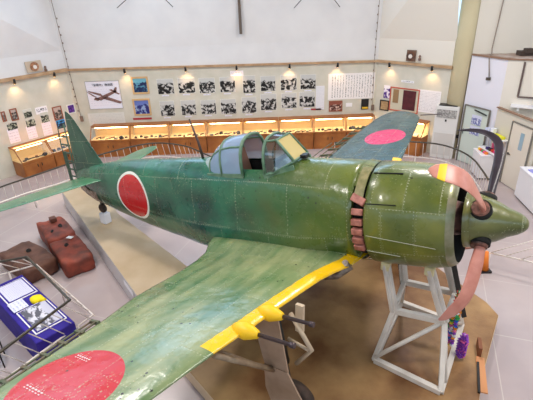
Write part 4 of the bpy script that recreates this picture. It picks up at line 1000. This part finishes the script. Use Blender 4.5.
# framed opening (service window) on the office's right face
n2 = Vector((-.535, -.845)); t2v = Vector((.845, -.535))
def OF(t, z, d=0.0): q = Vector((6.90, 12.42)) + t2v * t + n2 * d; return Vector((q.x, q.y, z))
mb = MB()
for a, b_2 in (((.42, 2.35), (.42, 3.3)), ((.42, 2.35), (3.2, 2.35))): mb.bar(OF(a[0], a[1], .03), OF(b_2[0], b_2[1], .03), .035, .04)
struct(mb.build('window_2', mat('dark_window_trim', (100, 84, 80), .5)))
lg_ = thing('wall_ledge', 'white ledge on the office wall above the beige partition', 'ledge', tuple(OF(1.6, 2.1)))
q = MB(); q.poly([OF(.3, 2.1, 0) - lg_.location, OF(3.0, 2.1, 0) - lg_.location, OF(3.0, 2.1, .3) - lg_.location, OF(.3, 2.1, .3) - lg_.location], .04); q.build('board', mat('shelf_white', (236, 234, 236), .5), lg_)
for k in range(3): q = MB(); q.box(OF(.5 + k, 2.05, .14) - lg_.location, (.05, .24, .1), rz=-.56); q.build('bracket', mat('shelf_white', (236, 234, 236), .5), lg_)
o = MB().box((0, 0, .025), (.3, .22, .05)).build('blue_folder', mat('folder_blue', (60, 90, 170), .5)); o.location = OF(1.0, 2.141, .15); o.rotation_euler = (0, 0, -.5); tag(o, 'blue folder lying on the white ledge above the partition', 'folder')
# glass door on the first office face
t1v = Vector((.50, -1.14)).normalized(); n1 = Vector((-t1v.y, t1v.x)); n1 = n1 if n1.x < 0 else -n1
def OG(t, z, d=0.0): q = Vector((6.40, 13.56)) + t1v * t + n1 * d; return Vector((q.x, q.y, z))
frm = mat('door_frame_grey', (120, 116, 108), .5)
dr = MB()
dr.poly([OG(.12, .02, .01), OG(1.0, .02, .01), OG(1.0, 1.83, .01), OG(.12, 1.83, .01)], .03, (n1.x, n1.y, 0)); d1 = struct(dr.build('door_1', mat('door_glass_green', (204, 214, 204), .25)))
fr = MB()
for a, b_2 in ((OG(.10, 0, .05), OG(.10, 1.86, .05)), (OG(1.02, 0, .05), OG(1.02, 1.86, .05)), (OG(.10, 1.86, .05), OG(1.02, 1.86, .05)), (OG(.10, .9, .05), OG(.13, .9, .05))): fr.bar(a, b_2, .04, .04)
fr.build('door_frame', frm, d1)
MB().bar(OG(.5, 1.78, .08), OG(.95, 1.70, .08), .03, .03).build('door_closer', black, d1)
MB().tube([OG(.2, .95, .09), OG(.2, 1.12, .09)], .012, 8).build('door_handle', black, d1)
bluep = photo_mat('door_poster_print', (110, 116, 170), (226, 228, 240), (210, 212, 232), 6, 8)
for z0_, z1_, lb in ((1.32, 1.62, 'pale blue printed poster on the glass door, upper one'), (1.0, 1.28, 'pale blue printed poster on the glass door, lower one')):
    q = MB(); q.poly([OG(.42, z0_, .045), OG(.78, z0_, .045), OG(.78, z1_, .045), OG(.42, z1_, .045)], .008, (n1.x, n1.y, 0)); q.uv[1] = [(0, 0), (1, 0), (1, 1), (0, 1)]; tag(q.build('door_poster', bluep, fix=False), lb, 'poster')
o = MB().box(OG(-.02, .78, .05) , (.07, .05, .1)).build('wall_switch', black); tag(o, 'black wall switch between the air conditioner and the glass door', 'switch')
o = MB().box(OG(.75, 2.75, .05), (.12, .06, .08)).build('emergency_lamp', mat('lamp_dark', (80, 70, 60), .5)); tag(o, 'small dark lamp fixed high on the lavender-white office wall', 'lamp')
mb = MB(); mb.tube([OG(.75, 2.8, .03), OG(.62, 3.4, .03), (6.9, 13.4, 3.38), (7.0, 13.62, 3.5), (7.1, 13.62, 5.3)], .016, 6); tag(mb.build('cable_conduit', mat('conduit_grey', (150, 136, 124), .5)), 'thin cable conduit running up the wall above the office', 'conduit')
# wall items on office roof
o = MB().box((8.0, 13.0, 3.42), (1.0, .3, .12), rz=-.1).box((7.7, 12.9, 3.5), (.2, .2, .12)).build('roof_clutter', mat('clutter_dark', (70, 58, 50), .7)); tag(o, 'dark timber offcuts lying on the office roof', 'clutter')
# AC unit
ac = thing('floor_air_conditioner', 'tall white floor-standing air conditioner beside the tan column', 'air conditioner', (6.08, 13.9, 0), -.75)
acm = mat('ac_white', (224, 222, 218), .4)
acn = ac
acz = -.55; ac.rotation_euler = (0, 0, acz)
MB().box((0, -.1, .88), (.72, .34, 1.76)).build('cabinet', acm, ac, bevel=.02)
MB().box((0, -.28, 1.52), (.6, .02, .26)).build('air_outlet', mat('ac_grille', (120, 118, 116), .5, col2=(190, 188, 184), scale=20), ac)
MB().box((0, -.275, .5), (.6, .015, .75)).build('intake_panel', mat('ac_panel', (208, 204, 198), .5), ac)
MB().box((.0, -.28, 1.3), (.05, .012, .07)).build('badge', black, ac)
MB().box((0, -.1, 1.775), (.56, .3, .02)).build('top_tray', black, ac)

# partition with beige door
p0 = Vector((6.84, 12.35)); p1 = Vector((7.12, 9.9)); pt_ = (p1 - p0).normalized(); pn = Vector((pt_.y, -pt_.x)); pn = pn if pn.x < 0 else -pn
def PT(t, z, d=0.0): q = p0 + pt_ * t + pn * d; return Vector((q.x, q.y, z))
q = MB(); q.poly([PT(0, 0), PT(1.72, 0), PT(1.72, 2.02), PT(0, 2.02)], .08, (-pn.x, -pn.y, 0)); struct(q.build('wall_partition', mat('partition_beige', (214, 206, 190), .6)))
q = MB(); q.bar(PT(0, 2.03), PT(1.72, 2.03), .1, .03); struct(q.build('trim_14', mat('edge_brown', (140, 108, 86), .6)))
q = MB(); q.poly([PT(.82, .02, .004), PT(1.62, .02, .004), PT(1.62, 1.80, .004), PT(.82, 1.80, .004)], .03, (pn.x, pn.y, 0)); d2 = struct(q.build('door_2', mat('door_beige', (222, 212, 196), .5)))
q = MB()
for a, b_2 in ((PT(.80, 0, .04), PT(.80, 1.83, .04)), (PT(1.64, 0, .04), PT(1.64, 1.83, .04)), (PT(.80, 1.83, .04), PT(1.64, 1.83, .04))): q.bar(a, b_2, .03, .03)
q.build('door_frame', frm, d2)
q = MB(); q.poly([PT(1.22, 1.15, .038), PT(1.36, 1.15, .038), PT(1.36, 1.62, .038), PT(1.22, 1.62, .038)], .006, (pn.x, pn.y, 0)); q.build('door_window', mat('blue_window_glass', (150, 176, 190), .15), d2)
q = MB(); q.bar(PT(.88, .92, .06), PT(.98, .92, .06), .02, .02); q.box(PT(.88, .92, .045), (.03, .03, .06)); q.build('door_handle', black, d2)
# wall shelf rack between the doors
shf = mat('shelf_white', (236, 234, 236), .5)
sh = thing('wall_shelf', 'white two-tier wall shelf between the glass door and the beige door', 'shelf', tuple(PT(.35, .9, .0)))
for z in (1.22, .80):
    q = MB(); q.poly([PT(-.12, z, .005) - sh.location, PT(.76, z, .005) - sh.location, PT(.76, z, .33) - sh.location, PT(-.12, z, .33) - sh.location], .03); q.build('board', shf, sh)
for t_ in (-.1, .7):
    q = MB(); q.bar(PT(t_, .8, .02) - sh.location, PT(t_, 1.22, .02) - sh.location, .03, .03); q.build('bracket', shf, sh)
def small_box(name, t_, z, d, dims, col, lb, cat, rz=0.1, bevel=.006):
    o = MB().box((0, 0, dims[2] / 2), dims).build(name, mat('item_%s' % '_'.join(map(str, col)), col, .6), bevel=bevel); o.location = PT(t_, z, d); o.rotation_euler = (0, 0, rz); return tag(o, lb, cat)
small_box('yellow_tray', .45, 1.252, .17, (.26, .4, .07), (230, 226, 40), 'bright yellow tray on the upper wall shelf', 'tray')
small_box('leaflet_holder', .0, 1.252, .15, (.12, .2, .16), (200, 206, 230), 'pale blue leaflet holder at the left of the upper wall shelf', 'holder')
small_box('white_box', .18, 1.252, .12, (.12, .12, .2), (236, 238, 244), 'small white box on the upper wall shelf behind the yellow tray', 'box')
small_box('pink_packet', .3, .832, .12, (.05, .1, .2), (226, 90, 130), 'pink packet standing on the lower wall shelf', 'packet')
for k, (c_, nm_) in enumerate((((60, 44, 110), 'dark purple'), ((40, 36, 40), 'black'), ((210, 60, 50), 'red'), ((230, 60, 140), 'magenta'))):
    small_box('souvenir_packet', .22 + k * .13, .832, .22, (.1, .1, .07), c_, '%s souvenir packet on the lower wall shelf' % nm_, 'packet')
# counters
def counter(x0, x1, y0, y1, h, lb, rz=0, col=(232, 230, 232)):
    cx, cy = (x0 + x1) / 2, (y0 + y1) / 2; th = thing('white_counter', lb, 'counter', (cx, cy, 0), rz)
    MB().box((0, 0, (h - .03) / 2 + .03), (x1 - x0, y1 - y0, h - .06)).build('cabinet', mat('counter_white', col, .45), th); MB().box((0, 0, h - .015), (x1 - x0 + .03, y1 - y0 + .03, .03)).build('top', mat('counter_top', (238, 236, 240), .4), th)
    MB().box((0, 0, .02), (x1 - x0 - .06, y1 - y0 - .06, .04)).build('plinth', black, th); return th
counter(6.36, 6.78, 11.75, 12.42, .76, 'white counter with colourful goods in front of the wall shelf', -.12)
counter(6.72, 8.2, 9.30, 10.52, .86, 'large white counter at the right edge of the picture', -.12)
gc = [((250, 210, 40), 'yellow'), ((220, 50, 50), 'red'), ((60, 160, 90), 'green'), ((230, 60, 140), 'magenta'), ((240, 130, 40), 'orange')]
for k in range(10):
    c_, nm_ = gc[k % 5]; row = 'front' if k >= 5 else 'back'
    o = MB().box((0, 0, .03), (.08, .1, .06)).build('souvenir_packet', mat('item_%s' % '_'.join(map(str, c_)), c_, .6), bevel=.008); o.location = (6.50 + .2 * (k // 5), 12.28 - .1 * (k % 5) , .762); o.rotation_euler = (0, 0, -.12)
    tag(o, '%s souvenir packet in the %s row on the small white counter' % (nm_, row), 'packet')
for k, (c_, nm_) in enumerate((((150, 150, 220), 'lilac'), ((200, 206, 236), 'pale blue'), ((236, 236, 240), 'white'))):
    o = MB().box((0, 0, .008), (.21, .3, .014)).build('leaflet', mat('item_%s' % '_'.join(map(str, c_)), c_, .6)); o.location = (6.95 + .28 * k, 10.2 - .08 * k, .862); o.rotation_euler = (0, 0, .2 * k); tag(o, '%s leaflet lying on the large white counter' % nm_, 'leaflet')

# ------------------------------------------------------------------ wreck parts on the floor at left
rust = mat('red_rust', (150, 66, 46), .62, col2=(86, 44, 34), scale=3.5, bump=.5, bscale=9, detail=8)
rust2 = mat('brown_rust', (118, 78, 60), .6, col2=(84, 50, 38), scale=4, bump=.5, bscale=9, detail=8)
def lumpbox(name, c0, c1, wid, h, mt, lb, segs=1, rnd=.12, seed=0):
    rs = random.Random(seed); c0, c1 = Vector(c0), Vector(c1); d = (c1 - c0); L = d.length; ang = math.atan2(d.y, d.x); c = (c0 + c1) / 2
    th = thing(name, lb, 'wreck part', (c.x, c.y, 0), ang)
    for s_ in range(segs):
        xa, xb = -L / 2 + L * s_ / segs, -L / 2 + L * (s_ + 1) / segs - (.03 if s_ < segs - 1 else 0)
        bm = bmesh.new(); bmesh.ops.create_cube(bm, size=1); bmesh.ops.subdivide_edges(bm, edges=bm.edges[:], cuts=7, use_grid_fill=True)
        for v in bm.verts:
            x, y, z = v.co * 2; k = .78 + .22 * (1 - max(0, abs(x) - .6)) 
            f = (abs(x) ** 14 + abs(y) ** 14 + abs(z) ** 14) ** (1 / 14); v.co = Vector((x, y, z)) / max(f, 1e-6) * max(abs(x), abs(y), abs(z))
            n_ = (math.sin(x * 3 + seed + s_) * math.cos(y * 4 + seed) * .03 + rs.uniform(-.015, .015))
            hh_ = h * (1 - .06 * s_)
            v.co = Vector((lerp(xa, xb, (v.co.x + 1) / 2) + n_ * .5, v.co.y * wid / 2 * (1 + n_), max(0, (v.co.z + 1) / 2 * hh_ * (1 + n_ * 1.6) + (n_ * .3 if z > .5 else 0))))
        me = bpy.data.meshes.new('shell'); bm.to_mesh(me); bm.free(); me.materials.append(mt)
        for p_ in me.polygons: p_.use_smooth = True
        o = bpy.data.objects.new('shell', me); COL.objects.link(o); o.parent = th
    return th
w1 = lumpbox('rusted_tank', (-5.42, 9.52), (-3.98, 7.66), .62, .40, rust, 'long reddish rusted tank in two sections lying beside the raised slab', 2, seed=1)
q = MB(); q.box((-.95, .05, .46), (.18, .14, .09)); q.build('bracket', mat('bracket_brown', (96, 54, 40), .6), w1)
for i, (a, b_) in enumerate(((-.6, .1), (-.4, -.12), (.45, -.05))):
    q = MB(); q.tube([(a, b_, .395), (a + .02, b_ + .02, .415)], .05, 10); q.build('filler_hole', black, w1)
q = MB(); q.box((.15, .12, .405), (.14, .09, .01), rz=.6); q.build('paper_tag', white_paper, w1)
w2 = lumpbox('rusted_tank', (-5.72, 8.35), (-4.72, 7.55), .72, .36, rust2, 'shorter brown rusted tank lying left of the long red one', 1, seed=5)
for i, (a, b_) in enumerate(((-.15, .1), (.2, -.1))):
    q = MB(); q.tube([(a, b_, .355), (a + .05, b_, .37)], .05, 10); q.build('filler_hole', black, w2)

# blue table with boards
bl_ = mat('blue_cloth', (48, 28, 150), .8, col2=(38, 20, 128), scale=4)
TB = [Vector((-4.72, 6.87)), Vector((-3.17, 5.46)), Vector((-3.68, 5.0))]
dT = (TB[1] - TB[0]); LT = dT.length; angT = math.atan2(dT.y, dT.x); wT = .62; cT = (TB[0] + TB[1]) / 2 + Vector((dT.y, -dT.x)).normalized() * wT / 2
tb = thing('display_table', 'low table draped in blue cloth beside the nearest railing', 'table', (cT.x, cT.y, 0), angT)
MB().box((0, 0, .30), (LT, wT, .60)).build('blue_cloth', bl_, tb, bevel=.02)
for sx in (-1, 1):
    for sy in (-1, 1): MB().box((sx * (LT / 2 - .06), sy * (wT / 2 - .06), .02), (.04, .04, .04)).build('leg', black, tb)
def lay(name, u, v, w_, h_, mt, lb, cat, frame=None, z=.602, rz=0):
    p = Vector((cT.x, cT.y)) + Vector((math.cos(angT), math.sin(angT))) * u + Vector((-math.sin(angT), math.cos(angT))) * v
    th = thing(name, lb, cat, (p.x, p.y, z), angT + rz)
    if frame: 
        MB().box((0, 0, .008), (w_, h_, .014)).build('border', frame, th); MB().box((0, 0, .017), (w_ - .04, h_ - .04, .006)).build('blue_margin', bl_, th); q = MB().box((0, 0, .022), (w_ - .09, h_ - .09, .008)); q.build('sheet', mt, th)
    else:
        MB().box((0, 0, .005), (w_, h_, .008)).build('sheet', mt, th)
lay('framed_document', -.58, .02, .66, .5, text_mat('table_doc', (214, 214, 236), (130, 130, 170), 14, 10, amt=.5), 'framed white document at the far end of the blue table', 'document', white_paper)
lay('framed_document', .48, .02, .78, .5, photo_mat('table_print', (84, 80, 90), (216, 214, 226), (200, 198, 214), 5, 14), 'framed grey picture sheet at the near end of the blue table', 'document', white_paper)
lay('white_note', -.07, -.13, .3, .24, text_mat('note_print', (220, 222, 244), (110, 120, 200), 4, 4), 'white handwritten note between the two framed sheets on the blue table', 'note', z=.626)
ym = mat('yellow_cloth', (246, 222, 20), .8)
p = Vector((cT.x, cT.y)) + Vector((math.cos(angT), math.sin(angT))) * .0 + Vector((-math.sin(angT), math.cos(angT))) * .16
q = MB(); rr = []
for r, z in ((1, 0), (1.02, .03), (.85, .06), (.4, .075), (.05, .07)): rr.append([(.15 * r * math.cos(a) * (1 + .15 * math.sin(3 * a + z * 30)), .09 * r * math.sin(a) * (1 + .2 * math.cos(4 * a)), z) for a in [2 * PI * k / 20 for k in range(20)]])
q.loft(rr, cap0=True, cap1=True); o = q.build('yellow_cloth', ym); o.location = (p.x, p.y, .60); o.rotation_euler = (0, 0, angT + .5); tag(o, 'crumpled yellow cloth on the blue table', 'cloth')
# dark folding chair / bags left of the table
ch_ = thing('folding_chair', 'dark folding chair partly seen behind the railing left of the blue table', 'chair', (-4.55, 5.2, 0), .5)
MB().box((0, 0, .42), (.42, .4, .05)).build('seat', mat('seat_dark_purple', (50, 36, 60), .6), ch_, bevel=.02)
for sx in (-1, 1):
    for sy in (-1, 1): MB().tube([(sx * .18, sy * .17, 0), (sx * .18, sy * .17, .4)], .012, 6).build('leg', black, ch_)
MB().box((0, .2, .72), (.42, .03, .24)).build('backrest', mat('seat_dark_purple', (50, 36, 60), .6), ch_, bevel=.02)
MB().tube([(-.18, .2, .4), (-.18, .2, .8)], .012, 6).tube([(.18, .2, .4), (.18, .2, .8)], .012, 6).build('back_frame', black, ch_)
# orange floor stand behind the propeller; timber ramp block at platform edge
o = thing('orange_marker', 'small orange marker with a black base on the floor behind the bottom propeller blade', 'marker', (4.38, 7.25, 0))
MB().box((0, 0, .02), (.24, .24, .04)).build('base', black, o); q = MB(); q.loft([[(r * math.cos(2 * PI * j / 16), r * math.sin(2 * PI * j / 16), z) for j in range(16)] for r, z in ((.1, .04), (.03, .45))], cap0=True, cap1=True); q.build('cone', mat('orange_plastic', (236, 130, 40), .5), o)
o = MB().box((3.14, 4.86, .30), (.05, .24, .22), rz=-.35).build('timber_block', mat('timber_brown', (134, 78, 46), .6)); tag(o, 'small upright timber block on the right edge of the concrete platform', 'timber block')
o = MB().bar((3.10, 4.72, .26), (2.86, 4.1, .26), .11, .02).build('timber_board', mat('timber_orange', (206, 142, 92), .6)); tag(o, 'narrow orange-brown board along the right edge of the concrete platform', 'board')
o = MB().bar((3.02, 4.62, .268), (2.80, 4.1, .268), .03, .035).build('black_cable_duct', black); tag(o, 'black cable duct lying along the right edge of the concrete platform', 'cable duct')
# small notice on the slab side
a = Vector((-2.39, 6.26)); b2_ = Vector((-5.75, 11.1)); tt = (b2_ - a).normalized(); nn = Vector((-tt.y, tt.x)); nn = nn if nn.x < 0 else -nn
pc = a + tt * .45 + nn * .012; q = MB(); q.poly([(pc.x - tt.x * .25, pc.y - tt.y * .25, .3), (pc.x + tt.x * .25, pc.y + tt.y * .25, .3), (pc.x + tt.x * .25, pc.y + tt.y * .25, .40), (pc.x - tt.x * .25, pc.y - tt.y * .25, .40)], .006, (nn.x, nn.y, 0)); tag(q.build('warning_label', text_mat('label_red', (240, 236, 240), (226, 60, 80), 2, 8, amt=.9)), 'small white label with red print on the side of the raised slab', 'label')

# ------------------------------------------------------------------ light
w = bpy.data.worlds.new('daylight'); sc.world = w; w.use_nodes = True; bg = w.node_tree.nodes['Background']; bg.inputs[0].default_value = (.55, .76, 1.0, 1); bg.inputs[1].default_value = 1.3
def win(loc, size, sy, e, col, target):
    o = area('window_daylight', loc, size, e, col, sy=sy); d = Vector(target) - Vector(loc); o.rotation_euler = d.to_track_quat('-Z', 'Y').to_euler(); return o
win((-1.5, 15.3, 6.6), 9, 2.0, 150, (.45, .68, 1.0), (0, 6, 0))
win((-9.0, 12.5, 6.6), 5, 2.0, 35, (.7, .84, 1.0), (0, 6, 0))
win((8.5, 12.5, 6.6), 6, 2.0, 30, (.9, .94, 1.0), (2, 6, 0))
win((0.5, -3.3, 6.4), 12, 2.2, 80, (.66, .83, 1.0), (0, 9, 0))
win((10.3, 4.0, 6.4), 9, 2.2, 80, (1, .93, .9), (0, 9, 0))
for x, y in ((-4, 10), (3.2, 9.5), (-4, 4), (4.5, 4)):
    area('ceiling_lamp', (x, y, 8.1), 1.0, 215, (1, .93, .87), sy=1.0)
